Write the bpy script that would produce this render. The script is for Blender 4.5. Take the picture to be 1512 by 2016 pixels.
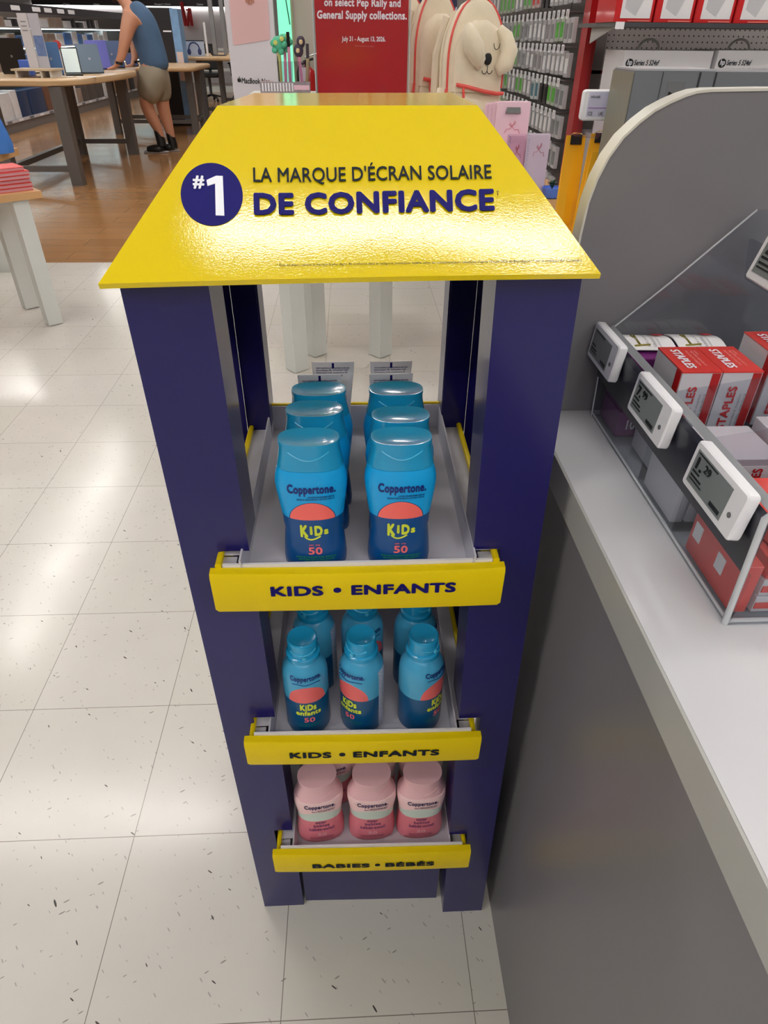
import bpy, bmesh, math, random
from mathutils import Vector, Matrix
for o in list(bpy.data.objects): bpy.data.objects.remove(o)
SC=bpy.context.scene; COL=SC.collection
# ---------------- camera, light, exposure ----------------
RR=[[0.99896388,-0.04463707,0.00887155],[-0.0191081,-0.5883045,-0.80841369],[0.04130439,0.80740655,-0.58854788]]
CP=Vector((0.13434381,-0.36765705,1.25048449)); FP=1291.5818
cam=bpy.data.cameras.new('camera'); co=bpy.data.objects.new('camera',cam); COL.objects.link(co)
RX,RY,RZ=[Vector(v) for v in RR]
m=Matrix(((RX.x,-RY.x,-RZ.x,CP.x),(RX.y,-RY.y,-RZ.y,CP.y),(RX.z,-RY.z,-RZ.z,CP.z),(0,0,0,1)))
co.matrix_world=m; cam.sensor_fit='HORIZONTAL'; cam.sensor_width=36; cam.lens=FP/1512*36; cam.clip_start=.02
SC.camera=co
SC.view_settings.view_transform='Standard'; SC.view_settings.look='None'; SC.view_settings.gamma=1
SC.view_settings.use_curve_mapping=False; SC.view_settings.exposure=0.0
W=bpy.data.worlds.new('world'); SC.world=W; W.use_nodes=True
W.node_tree.nodes['Background'].inputs[0].default_value=(.93,.95,1,1); W.node_tree.nodes['Background'].inputs[1].default_value=.15
LIGHT_E=38.0      # brightness of the fluorescent diffusers
# centre x, centre y, length x, length y of every ceiling fitting; a few follow glare, the rest are added as fill light
LIGHTS=[(.30,.705,1.9,.09),(-1.9,2.6,2.0,.12),(-3.45,6.4,.10,4.2),(-.9,5.2,.1,2.4),(1.9,3.8,.1,2.4),(3.2,1.0,.12,2.4),(-2.6,-1.2,2.4,.12),(1.2,-2.6,2.4,.12),(-1.6,-3.9,2.4,.12),(2.8,-4.2,2.4,.12),(-.6,-5.6,2.4,.12),(.8,-7.0,3.4,.12),
 (-5.2,3.0,.12,2.4),(-1.2,9.5,.12,2.6),(-3.45,13,.12,4.2),(-5.6,10.0,.12,4.0),(.8,8.5,.12,2.6),(-1.2,15,.12,4),(-6,18,.12,4),(4.2,5.5,.12,2.4),(4.6,-1.5,.12,2.4),(-5.2,-2.5,.12,3.4)]
CEIL=4.0
def at(u,v,x=None,y=None,z=None):
    """the point of the place on a given plane seen at photograph pixel u, v"""
    a,b=(u-756)/FP,(v-1008)/FP
    dd=RX*a+RY*b+RZ
    if x is not None: t=(x-CP.x)/dd.x
    elif y is not None: t=(y-CP.y)/dd.y
    else: t=(z-CP.z)/dd.z
    return CP+dd*t
# ---------------- helpers ----------------
def srgb(c):
    return tuple((x/255/12.92 if x/255<=.04045 else ((x/255+.055)/1.055)**2.4) for x in c)
MATS={}
def mat(name,rgb,rough=.5,metal=0,spec=.5,coat=0,bump=0,bscale=60,var=0,vscale=8,emit=0,trans=0,sheen=0,coatr=.05):
    if name in MATS: return MATS[name]
    m=bpy.data.materials.new(name); m.use_nodes=True; MATS[name]=m
    nt=m.node_tree; b=nt.nodes['Principled BSDF']; c=srgb(rgb)+(1,)
    b.inputs['Base Color'].default_value=c; b.inputs['Roughness'].default_value=rough
    b.inputs['Metallic'].default_value=metal; b.inputs['Specular IOR Level'].default_value=spec
    b.inputs['Coat Weight'].default_value=coat; b.inputs['Coat Roughness'].default_value=coatr
    b.inputs['Sheen Weight'].default_value=sheen
    if emit: b.inputs['Emission Color'].default_value=c; b.inputs['Emission Strength'].default_value=emit
    if bump or var:
        tc=nt.nodes.new('ShaderNodeTexCoord')
        n=nt.nodes.new('ShaderNodeTexNoise'); n.inputs['Scale'].default_value=bscale; n.inputs['Detail'].default_value=3
        nt.links.new(tc.outputs['Object'],n.inputs['Vector'])
        if bump:
            bp=nt.nodes.new('ShaderNodeBump'); bp.inputs['Strength'].default_value=bump; bp.inputs['Distance'].default_value=.001
            nt.links.new(n.outputs['Fac'],bp.inputs['Height']); nt.links.new(bp.outputs['Normal'],b.inputs['Normal'])
            if coat: nt.links.new(bp.outputs['Normal'],b.inputs['Coat Normal'])
        if var:
            n2=nt.nodes.new('ShaderNodeTexNoise'); n2.inputs['Scale'].default_value=vscale; n2.inputs['Detail'].default_value=4
            nt.links.new(tc.outputs['Object'],n2.inputs['Vector'])
            mx=nt.nodes.new('ShaderNodeMix'); mx.data_type='RGBA'
            mx.inputs[6].default_value=tuple(x*(1-var) for x in c[:3])+(1,); mx.inputs[7].default_value=tuple(min(1,x*(1+var)) for x in c[:3])+(1,)
            nt.links.new(n2.outputs['Fac'],mx.inputs[0]); nt.links.new(mx.outputs[2],b.inputs['Base Color'])
    return m
def clear(name,tint,gl=.05,k=.35):
    if name in MATS: return MATS[name]
    m=bpy.data.materials.new(name); m.use_nodes=True; MATS[name]=m; nt=m.node_tree; nt.nodes.clear()
    o=nt.nodes.new('ShaderNodeOutputMaterial'); t=nt.nodes.new('ShaderNodeBsdfTransparent'); g=nt.nodes.new('ShaderNodeBsdfGlossy')
    t.inputs[0].default_value=srgb(tint)+(1,); g.inputs['Roughness'].default_value=gl
    l=nt.nodes.new('ShaderNodeLayerWeight'); l.inputs[0].default_value=.5
    p=nt.nodes.new('ShaderNodeMath'); p.operation='POWER'; p.inputs[1].default_value=4; nt.links.new(l.outputs['Facing'],p.inputs[0])
    q=nt.nodes.new('ShaderNodeMath'); q.operation='MULTIPLY_ADD'; q.inputs[1].default_value=k; q.inputs[2].default_value=.035; nt.links.new(p.outputs[0],q.inputs[0])
    x=nt.nodes.new('ShaderNodeMixShader'); nt.links.new(q.outputs[0],x.inputs[0]); nt.links.new(t.outputs[0],x.inputs[1]); nt.links.new(g.outputs[0],x.inputs[2]); nt.links.new(x.outputs[0],o.inputs[0])
    return m
class N:
    """tiny node-math helper"""
    def __init__(s,nt): s.nt=nt
    def m(s,op,a,b=None,c=None):
        n=s.nt.nodes.new('ShaderNodeMath'); n.operation=op
        for i,v in enumerate((a,b,c)):
            if v is None: continue
            if isinstance(v,(int,float)): n.inputs[i].default_value=v
            else: s.nt.links.new(v,n.inputs[i])
        return n.outputs[0]
    def mix(s,fac,a,b):
        n=s.nt.nodes.new('ShaderNodeMix'); n.data_type='RGBA'
        for i,v in ((0,fac),(6,a),(7,b)):
            if isinstance(v,(int,float)): n.inputs[i].default_value=v
            elif isinstance(v,tuple): n.inputs[i].default_value=v+(1,)
            else: s.nt.links.new(v,n.inputs[i])
        return n.outputs[2]
    def noise(s,vec,scale,detail=2,rough=.5):
        n=s.nt.nodes.new('ShaderNodeTexNoise'); n.inputs['Scale'].default_value=scale; n.inputs['Detail'].default_value=detail; n.inputs['Roughness'].default_value=rough
        s.nt.links.new(vec,n.inputs['Vector']); return n.outputs['Fac']
    def map(s,vec,loc=(0,0,0),rot=(0,0,0),scale=(1,1,1)):
        n=s.nt.nodes.new('ShaderNodeMapping'); n.inputs[1].default_value=loc; n.inputs[2].default_value=rot; n.inputs[3].default_value=scale
        s.nt.links.new(vec,n.inputs[0]); return n.outputs[0]
def newmat(name,rough=.4):
    m=bpy.data.materials.new(name); m.use_nodes=True; MATS[name]=m; nt=m.node_tree
    b=nt.nodes['Principled BSDF']; b.inputs['Roughness'].default_value=rough
    tc=nt.nodes.new('ShaderNodeTexCoord'); sx=nt.nodes.new('ShaderNodeSeparateXYZ'); nt.links.new(tc.outputs['Object'],sx.inputs[0])
    return m,nt,b,tc.outputs['Object'],sx.outputs,N(nt)
def put(o,loc=None,rz=None):
    if loc is not None: o.location=loc
    if rz is not None: o.rotation_euler[2]=rz
    return o
def tag(o,label=None,cat=None,group=None,kind=None):
    if label: o['label']=label
    if cat: o['category']=cat
    if group: o['group']=group
    if kind: o['kind']=kind
    return o
def thing(name,label,cat,loc=(0,0,0),rz=0,group=None):
    o=bpy.data.objects.new(name,None); COL.objects.link(o); o.empty_display_size=.05
    o.location=loc; o.rotation_euler=(0,0,rz); o['org']=tuple(loc); return tag(o,label,cat,group)
def org(o):
    while o is not None:
        if 'org' in o: return Vector(o['org'])
        o=o.parent
    return Vector((0,0,0))
def kids(o): return [c for c in bpy.data.objects if c.parent==o]
CH={}
def dup(root,loc,rz=0,label=None,group=None):
    """copy of a thing with copies of its parts and sub-parts"""
    def rec(o,p):
        c=o.copy(); COL.objects.link(c); c.parent=p
        for k in CH.get(o.name,[]): rec(k,c)
        return c
    c=rec(root,None); c.location=loc; c.rotation_euler=(0,0,rz)
    if label: c['label']=label
    if group: c['group']=group
    return c
class B:
    """collects shapes; build() links them as one mesh object"""
    def __init__(s,M=None): s.bm=bmesh.new(); s.M=M
    def v(s,p):
        p=Vector(p); return s.bm.verts.new(s.M@p if s.M else p)
    def f(s,vs):
        try: return s.bm.faces.new(vs)
        except ValueError: return None
    def hexa(s,a,b):
        """a: 4 bottom points, b: 4 top points"""
        A=[s.v(p) for p in a]; C=[s.v(p) for p in b]
        s.f(A[::-1]); s.f(C)
        for i in range(4): s.f([A[i],A[(i+1)%4],C[(i+1)%4],C[i]])
        return s
    def box(s,x0,x1,y0,y1,z0,z1):
        return s.hexa([(x0,y0,z0),(x1,y0,z0),(x1,y1,z0),(x0,y1,z0)],[(x0,y0,z1),(x1,y0,z1),(x1,y1,z1),(x0,y1,z1)])
    def rbox(s,x0,x1,y0,y1,z0,z1,r=.004,n=3,axis='z'):
        """box with rounded corners about one axis and small chamfers"""
        def ring(a0,a1,b0,b1,q):
            o=[]
            for cx,cy,st in ((a1-q,b1-q,0),(a0+q,b1-q,90),(a0+q,b0+q,180),(a1-q,b0+q,270)):
                for i in range(n+1):
                    an=math.radians(st+90*i/n); o.append((cx+q*math.cos(an),cy+q*math.sin(an)))
            return o
        P={'z':(x0,x1,y0,y1,z0,z1,lambda a,b,c:(a,b,c)),'y':(z0,z1,x0,x1,y0,y1,lambda a,b,c:(b,c,a)),'x':(y0,y1,z0,z1,x0,x1,lambda a,b,c:(c,a,b))}[axis]
        a0,a1,b0,b1,c0,c1,fn=P; ch=min(r*.35,abs(c1-c0)*.3)
        R=[[fn(a,b,c) for a,b in ring(a0+i,a1-i,b0+i,b1-i,max(r-i,1e-4))] for c,i in ((c0,ch),(c0+ch,0),(c1-ch,0),(c1,ch))]
        return s.loft(R)
    def loft(s,rings,cap0=True,cap1=True,close=True):
        V=[[s.v(p) for p in R] for R in rings]
        for a,b in zip(V,V[1:]):
            n=len(a)
            for i in range(n if close else n-1):
                s.f([a[i],a[(i+1)%n],b[(i+1)%n],b[i]])
        if cap0: s.f(V[0][::-1])
        if cap1: s.f(V[-1])
        return s
    def prism(s,pts,axis,a,b):
        def P(p,c):
            return {'x':(c,p[0],p[1]),'y':(p[0],c,p[1]),'z':(p[0],p[1],c)}[axis]
        return s.loft([[P(p,a) for p in pts],[P(p,b) for p in pts]])
    def cyl(s,p0,p1,r0,r1=None,n=16,cap=True):
        r1=r0 if r1 is None else r1
        p0=Vector(p0); p1=Vector(p1); z=(p1-p0).normalized(); x=z.orthogonal().normalized(); y=z.cross(x)
        return s.loft([[p+(x*math.cos(t)+y*math.sin(t))*rr for t in [2*math.pi*i/n for i in range(n)]] for p,rr in ((p0,r0),(p1,r1))],cap,cap)
    def tube(s,pts,r,n=8,cap=True):
        pts=[Vector(p) for p in pts]; R=[]; x=None
        for i,p in enumerate(pts):
            t=(pts[min(i+1,len(pts)-1)]-pts[max(i-1,0)]).normalized()
            if x is None: x=t.orthogonal().normalized()
            x=(x-t*x.dot(t)).normalized(); y=t.cross(x)
            rr=r[i] if isinstance(r,(list,tuple)) else r
            R.append([p+(x*math.cos(a)+y*math.sin(a))*rr for a in [2*math.pi*k/n for k in range(n)]])
        return s.loft(R,cap,cap)
    def lathe(s,prof,c=(0,0,0),n=24,cap0=True,cap1=True):
        return s.loft([[(c[0]+rr*math.cos(2*math.pi*i/n),c[1]+rr*math.sin(2*math.pi*i/n),c[2]+z) for i in range(n)] for rr,z in prof],cap0,cap1)
    def ball(s,c,rx,ry=None,rz=None,n=14,k=8):
        ry=rx if ry is None else ry; rz=rx if rz is None else rz
        R=[]
        for j in range(1,k):
            a=math.pi*j/k-math.pi/2
            R.append([(c[0]+rx*math.cos(a)*math.cos(2*math.pi*i/n),c[1]+ry*math.cos(a)*math.sin(2*math.pi*i/n),c[2]+rz*math.sin(a)) for i in range(n)])
        return s.loft(R)
    def slab(s,q,t,nrm=None):
        """quad (4 points) given thickness t along its normal"""
        q=[Vector(p) for p in q]; n=(q[1]-q[0]).cross(q[3]-q[0]).normalized() if nrm is None else Vector(nrm)
        return s.hexa(q,[p+n*t for p in q])
    def build(s,name,m,parent=None,smooth=40,label=None):
        if parent is not None:
            o0=org(parent)
            for v in s.bm.verts: v.co-=o0
        bmesh.ops.recalc_face_normals(s.bm,faces=s.bm.faces)
        me=bpy.data.meshes.new(name); s.bm.to_mesh(me); s.bm.free()
        return link(name,me,m,parent,smooth,label)
def link(name,me,m,parent=None,smooth=40,label=None):
    if m is not None:
        me.materials.clear(); me.materials.append(m)
    o=bpy.data.objects.new(name,me); COL.objects.link(o)
    if smooth:
        for p in me.polygons: p.use_smooth=True
        me.set_sharp_from_angle(angle=math.radians(smooth))
    if parent is not None:
        o.parent=parent; CH.setdefault(parent.name,[]).append(o)
    if label: o['label']=label
    return o
def struct(o): o['kind']='structure'; return o
# text: glyph outlines turned into mesh and mapped onto a surface function fn(s,t), s and t in 0..1
TC={}
def glyphs(txt,bold=0,sub=0,track=1.0):
    """outline of a string as (points in 0..1, faces, aspect); bold overlays shifted copies"""
    k=(txt,bold,sub,track)
    if k in TC: return TC[k]
    cu=bpy.data.curves.new('t','FONT'); cu.body=txt; cu.resolution_u=3; cu.fill_mode='FRONT'; cu.space_character=track+bold*1.5
    o=bpy.data.objects.new('t',cu); COL.objects.link(o)
    dg=bpy.context.evaluated_depsgraph_get(); me=bpy.data.meshes.new_from_object(o.evaluated_get(dg))
    bpy.data.objects.remove(o); bpy.data.curves.remove(cu)
    bm=bmesh.new(); bm.from_mesh(me); bpy.data.meshes.remove(me)
    bmesh.ops.triangulate(bm,faces=bm.faces)
    for _ in range(sub):
        es=[e for e in bm.edges if e.calc_length()>.2]
        if es: bmesh.ops.subdivide_edges(bm,edges=es,cuts=1,use_grid_fill=False); bmesh.ops.triangulate(bm,faces=bm.faces)
    vs=[v.co.xy.copy() for v in bm.verts]; bm.verts.index_update(); fs=[[v.index for v in f.verts] for f in bm.faces]; bm.free()
    if bold:
        V=[];F=[]; q=bold*.72
        for dx,dy in ((bold,0),(-bold,0),(0,bold),(0,-bold),(q,q),(-q,q),(q,-q),(-q,-q)):
            n_=len(V); V+=[v+Vector((dx,dy)) for v in vs]; F+=[[i+n_ for i in f] for f in fs]
        vs,fs=V,F
    x0=min(v.x for v in vs); x1=max(v.x for v in vs); y0=min(v.y for v in vs); y1=max(v.y for v in vs)
    TC[k]=([((v.x-x0)/(x1-x0),(v.y-y0)/(y1-y0)) for v in vs],fs,(x1-x0)/(y1-y0))
    return TC[k]
def text(items,m,parent,name='lettering',label=None):
    """items: list of (string, fn, bold, sub). One mesh."""
    V=[];F=[]; o0=org(parent)
    for it in items:
        t,fn=it[0],it[1]; bold=it[2] if len(it)>2 else 0; sub=it[3] if len(it)>3 else 0
        vs,fs,_=glyphs(t,bold,sub); n=len(V); m8=len(vs)//8 if bold else len(vs)
        c0,cx,cy=Vector(fn(.5,.5)),Vector(fn(.51,.5)),Vector(fn(.5,.51)); nn=(cx-c0).cross(cy-c0).normalized()
        st=5e-5*max(1,(c0-CP).length if c0.length>.3 else 1)
        V+=[Vector(fn(a,b))-o0+nn*(st*(i//m8)) for i,(a,b) in enumerate(vs)]; F+=[[i+n for i in f] for f in fs]
    me=bpy.data.meshes.new(name); me.from_pydata([tuple(v) for v in V],[],F)
    return link(name,me,m,parent,0,label)
def quadfn(a,b,c,e):
    """bilinear patch: a bottom-left, b bottom-right, c top-right, e top-left"""
    a,b,c,e=[Vector(p) for p in (a,b,c,e)]
    return lambda s,t:(a*(1-s)+b*s)*(1-t)+(e*(1-s)+c*s)*t
def rect(o,ux,uy,w,h):
    """patch centred on o, spanning w along ux and h along uy"""
    o,ux,uy=Vector(o),Vector(ux).normalized(),Vector(uy).normalized()
    return quadfn(o-ux*w/2-uy*h/2,o+ux*w/2-uy*h/2,o+ux*w/2+uy*h/2,o-ux*w/2+uy*h/2)
NUM=['zeroth','first','second','third','fourth','fifth','sixth','seventh','eighth','ninth','tenth','eleventh','twelfth','thirteenth','fourteenth','fifteenth','sixteenth','seventeenth','eighteenth','nineteenth','twentieth','twenty-first','twenty-second','twenty-third','twenty-fourth','twenty-fifth','twenty-sixth','twenty-seventh','twenty-eighth','twenty-ninth','thirtieth']
rnd=random.Random(5)
# ---------------- materials ----------------
YEL=mat('yellow_board',(226,200,0),.5,spec=.1,coat=1,bump=.075,bscale=620,coatr=.05)
YELM=mat('yellow_card',(232,204,4),.38,spec=.25,bump=.15,bscale=200)
NAVY=mat('navy_gloss_board',(24,20,92),.3,spec=.3,coat=.35,bump=.05,bscale=120,coatr=.12)
NAVYT=mat('navy_ink',(24,20,104),.5,spec=.1)
DARKT=mat('dark_ink',(26,34,44),.5,spec=.1)
TRAYW=mat('white_grey_card',(198,196,206),.6,bump=.1,bscale=150)
WHITE=mat('white_plastic',(236,236,240),.35)
WHITEC=mat('white_card',(232,230,232),.55)
BLACK=mat('black_plastic',(18,18,20),.4)
DGREY=mat('dark_grey_metal',(70,70,74),.45,metal=.2)
LEGW=mat('painted_white_leg',(214,216,212),.45,var=.04,vscale=5)
RED=mat('red_card',(196,28,34),.35)
REDT=mat('red_ink',(200,30,36),.5)
GREYT=mat('grey_ink',(120,120,126),.6)
ACR=clear('clear_acrylic',(244,246,248),.04,.3)
ACRE=mat('acrylic_edge_glint',(196,200,204),.15,coat=.6)  # opaque pale grey, painting in the light that clear edges catch
TAPE=clear('clear_wrap',(246,244,248),.12,.45)
# ---------------- floor, ceiling, walls ----------------
def floor_tile():
    m,nt,b,vec,xyz,n=newmat('vinyl_tile',.28)
    T=.3048
    def edge(c,w):
        q=n.m('FRACT',n.m('ADD',n.m('DIVIDE',c,T),100.5)); return n.m('LESS_THAN',n.m('ABSOLUTE',n.m('SUBTRACT',q,.5)),w)
    line=n.m('MAXIMUM',edge(xyz[0],.0022),edge(xyz[1],.0022))
    cell=nt.nodes.new('ShaderNodeTexWhiteNoise'); cell.noise_dimensions='2D'
    cx=nt.nodes.new('ShaderNodeCombineXYZ'); nt.links.new(n.m('FLOOR',n.m('DIVIDE',xyz[0],T)),cx.inputs[0]); nt.links.new(n.m('FLOOR',n.m('DIVIDE',xyz[1],T)),cx.inputs[1]); nt.links.new(cx.outputs[0],cell.inputs[0])
    base=n.mix(n.noise(vec,9,4),srgb((208,203,198)),srgb((216,212,204)))
    base=n.mix(n.m('MULTIPLY',cell.outputs[0],.5),base,srgb((207,206,194)))
    # short dark flecks in two sizes and directions
    for sc,ang,th,msk,col in ((48,.6,.11,.55,(84,80,76)),(80,-.5,.17,.5,(150,146,140)),(30,1.0,.085,.62,(72,70,68)),(110,.9,.2,.45,(172,168,164))):
        vo=nt.nodes.new('ShaderNodeTexVoronoi'); vo.inputs['Scale'].default_value=sc
        nt.links.new(n.map(n.map(vec,rot=(0,0,ang)),scale=(.35,1.5,0)),vo.inputs['Vector'])
        sp=nt.nodes.new('ShaderNodeSeparateColor'); nt.links.new(vo.outputs['Color'],sp.inputs[0])
        k=n.m('MULTIPLY',n.m('LESS_THAN',vo.outputs['Distance'],n.m('MULTIPLY',sp.outputs[1],th)),n.m('GREATER_THAN',sp.outputs[0],msk))
        base=n.mix(k,base,srgb(col))
    base=n.mix(line,base,srgb((128,120,112)))
    nt.links.new(base,b.inputs['Base Color'])
    nt.links.new(n.m('ADD',n.m('MULTIPLY',n.noise(vec,5,3),.14),.12),b.inputs['Roughness'])
    bp=nt.nodes.new('ShaderNodeBump'); bp.inputs['Strength'].default_value=.12; bp.inputs['Distance'].default_value=.002
    nt.links.new(n.noise(vec,7,4),bp.inputs['Height']); nt.links.new(bp.outputs[0],b.inputs['Normal'])
    return m
def floor_wood():
    m,nt,b,vec,xyz,n=newmat('brown_vinyl_plank',.16)
    g=n.noise(n.map(vec,scale=(1.2,30,1)),2.5,5,.6)
    c=n.mix(g,srgb((150,106,66)),srgb((184,138,92)))
    w=nt.nodes.new('ShaderNodeTexBrick'); w.inputs['Scale'].default_value=1; w.inputs['Brick Width'].default_value=1.2; w.inputs['Row Height'].default_value=.18; w.inputs['Mortar Size'].default_value=.002
    w.inputs['Color1'].default_value=(1,1,1,1); w.inputs['Color2'].default_value=(.86,.86,.86,1); w.inputs['Mortar'].default_value=(.5,.5,.5,1); nt.links.new(vec,w.inputs['Vector'])
    mm=nt.nodes.new('ShaderNodeMix'); mm.data_type='RGBA'; mm.blend_type='MULTIPLY'; mm.inputs[0].default_value=1
    nt.links.new(c,mm.inputs[6]); nt.links.new(w.outputs['Color'],mm.inputs[7]); nt.links.new(mm.outputs[2],b.inputs['Base Color'])
    nt.links.new(n.m('ADD',n.m('MULTIPLY',n.noise(vec,3,3),.14),.08),b.inputs['Roughness'])
    bp=nt.nodes.new('ShaderNodeBump'); bp.inputs['Strength'].default_value=.2; bp.inputs['Distance'].default_value=.003
    nt.links.new(n.noise(n.map(vec,scale=(1,3,1)),6,3),bp.inputs['Height']); nt.links.new(bp.outputs[0],b.inputs['Normal'])
    return m
struct(B().box(-9,7,-9,4.243,-.05,0).build('floor',floor_tile()))
struct(B().box(-9,7,4.243,27,-.05,0).build('floor.001',floor_wood()))
struct(B().box(-9,7,-9,27,CEIL,CEIL+.1).build('ceiling',mat('ceiling_white',(120,120,124),.9)))
DIFF=mat('light_diffuser',(255,250,244),.5,emit=LIGHT_E)
cl=None
for i,(x,y,lx,ly) in enumerate(LIGHTS):
    t=thing('ceiling_light','long ceiling light strip overhead, %s of the fittings'%NUM[i+1],'ceiling light',(x,y,CEIL-.09),0,'ceiling light strips')
    B().box(x-lx/2-.03,x+lx/2+.03,y-ly/2-.03,y+ly/2+.03,CEIL-.06,CEIL).build('housing',WHITE,t)
    B().box(x-lx/2,x+lx/2,y-ly/2,y+ly/2,CEIL-.09,CEIL-.06).build('diffuser',DIFF,t)
BW=24.0
SW=mat('store_side',(120,116,112),.8)
struct(B().box(-9,7,-9.2,-9,0,CEIL).build('wall_front',SW)); struct(B().box(7,7.2,-9,24,0,CEIL).build('wall_right',SW)); struct(B().box(-9.2,-9,-9,24,0,CEIL).build('wall_left',SW))
struct(B().box(-9,7,BW,BW+.2,0,CEIL).build('wall_back',mat('store_wall',(205,204,206),.7)))
# ================= the sunscreen stand =================
D=thing('sunscreen_display_stand','tall navy cardboard floor stand with yellow sloping roof and three yellow-edged shelves','display stand',(.14,.31,0))
def post(xb,yb,xt,yt,w,z1=1.1,t=.003,dep=.055,inner=1,drop=None):
    """folded cardboard post: front face plus inner return (inner=+1 right side, -1 left side)"""
    b=B(); xo=lambda x,z:x
    P=lambda dx,dy,z:(xb+(xt-xb)*z/z1+dx,yb+(yt-yb)*z/z1+dy,z)
    b.hexa([P(0,0,0),P(w,0,0),P(w,t,0),P(0,t,0)],[P(0,0,z1),P(w,0,z1),P(w,t,z1),P(0,t,z1)])
    a=w-t if inner>0 else 0
    b.hexa([P(a,t,0),P(a+t,t,0),P(a+t,dep,0),P(a,dep,0)],[P(a,t,z1),P(a+t,t,z1),P(a+t,dep,z1),P(a,dep,z1)])
    a=0 if inner>0 else w-t
    b.hexa([P(a,t,0),P(a+t,t,0),P(a+t,dep,0),P(a,dep,0)],[P(a,t,z1),P(a+t,t,z1),P(a+t,dep,z1),P(a,dep,z1)])
    return b
def cutpost(name,xb,yb,xt,yt,w,inner,notches,z1=1.1,dep=.055):
    """front post whose inner edge steps back below each shelf (notches: list of z at which the trays pass)"""
    t=.003; b=B(); zs=[0]+[q for n_ in notches for q in n_]+[z1]
    P=lambda dx,dy,z:(xb+(xt-xb)*z/z1+dx,yb+(yt-yb)*z/z1+dy,z)
    segs=[];z=0
    for n0,n1 in notches: segs+=[(z,n0,0),(n0,n1,.028)]; z=n1
    segs.append((z,z1,0))
    for a0,a1,c in segs:
        x0,x1=(0,w-c) if inner>0 else (c,w)
        b.hexa([P(x0,0,a0),P(x1,0,a0),P(x1,t,a0),P(x0,t,a0)],[P(x0,0,a1),P(x1,0,a1),P(x1,t,a1),P(x0,t,a1)])
        if not c:
            i0=(x1-t if inner>0 else x0)
            b.hexa([P(i0,t,a0),P(i0+t,t,a0),P(i0+t,dep,a0),P(i0,dep,a0)],[P(i0,t,a1),P(i0+t,t,a1),P(i0+t,dep,a1),P(i0,dep,a1)])
        o0=(x0 if inner>0 else x1-t)
        b.hexa([P(o0,t,a0),P(o0+t,t,a0),P(o0+t,dep*3,a0),P(o0,dep*3,a0)],[P(o0,t,a1),P(o0+t,t,a1),P(o0+t,dep*3,a1),P(o0,dep*3,a1)])
    return b.build(name,NAVY,D,20)
NT=[(.19,.258),(.478,.540),(.756,.818)]
cutpost('front_post',-.042,.169,-.048,.160,.069,1,NT)
cutpost('front_post',.272,.147,.249,.160,.069,-1,NT)
# rear posts: outer full height, inner flap ends above the top shelf
B().box(-.046,-.012,.425,.428,0,1.1).box(-.046,-.043,.428,.48,0,1.1).build('rear_post',NAVY,D,20)
B().box(.285,.319,.425,.428,0,1.1).box(.316,.319,.428,.48,0,1.1).build('rear_post',NAVY,D,20)
B().hexa([(-.012,.43,.805),(.020,.43,.795),(.020,.433,.795),(-.012,.433,.805)],[(-.012,.43,1.1),(.017,.43,1.1),(.017,.433,1.1),(-.012,.433,1.1)]).box(.017,.020,.433,.475,.815,1.1).build('rear_flap',NAVY,D,20)
B().hexa([(.252,.43,.795),(.285,.43,.805),(.285,.433,.805),(.252,.433,.795)],[(.255,.43,1.1),(.285,.43,1.1),(.285,.433,1.1),(.255,.433,1.1)]).box(.252,.255,.433,.475,.815,1.1).build('rear_flap',NAVY,D,20)
# side braces between the posts with a hand hole
for sx in (-1,1):
    xx=-.028 if sx<0 else .296
    B().box(xx,xx+.003,.325,.424,.955,1.1).box(xx-.004,xx+.008,.34,.41,.915,.955).build('side_brace',NAVY,D,20)
    xs=-.043 if sx<0 else .313
    B().box(xs,xs+.003,.335,.424,0,.775).build('side_panel',NAVY,D,20)
B().box(-.012,.285,.474,.478,0,.770).build('back_panel',NAVY,D,20)
B().hexa([(.030,.176,0),(.263,.171,0),(.263,.174,0),(.030,.179,0)],[(.030,.176,.20),(.263,.171,.20),(.263,.174,.20),(.030,.179,.20)]).build('base_panel',NAVY,D,20)
# roof
ZB,ZT=1.1,1.2
F0,F1=Vector((-.056,.139,1.0985)),Vector((.325,.139,1.1045))
G0,G1=Vector((.022,.295,1.2)),Vector((.2455,.295,1.2015))
def roofp(s,t,lift=0):
    p=(F0*(1-s)+F1*s)*(1-t)+(G0*(1-s)+G1*s)*t
    xx=(p.x-.1345)/.19
    return p+Vector((0,-.545*lift,.839*lift-.001*xx*xx*(1-t)+.0065*t*(1-t)*(1-xx*xx)+.0003*math.sin(s*11+1)*(1-t)*t*4))
rf=B()
n,k=26,10
top=[[rf.v(roofp(i/n,j/k)) for i in range(n+1)] for j in range(k+1)]
bot=[[rf.v(roofp(i/n,j/k)-Vector((0,-.001,.004))) for i in range(n+1)] for j in range(k+1)]
for j in range(k):
    for i in range(n):
        rf.f([top[j][i],top[j][i+1],top[j+1][i+1],top[j+1][i]]); rf.f([bot[j][i],bot[j+1][i],bot[j+1][i+1],bot[j][i+1]])
for i in range(n): rf.f([top[0][i],bot[0][i],bot[0][i+1],top[0][i+1]])
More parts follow.
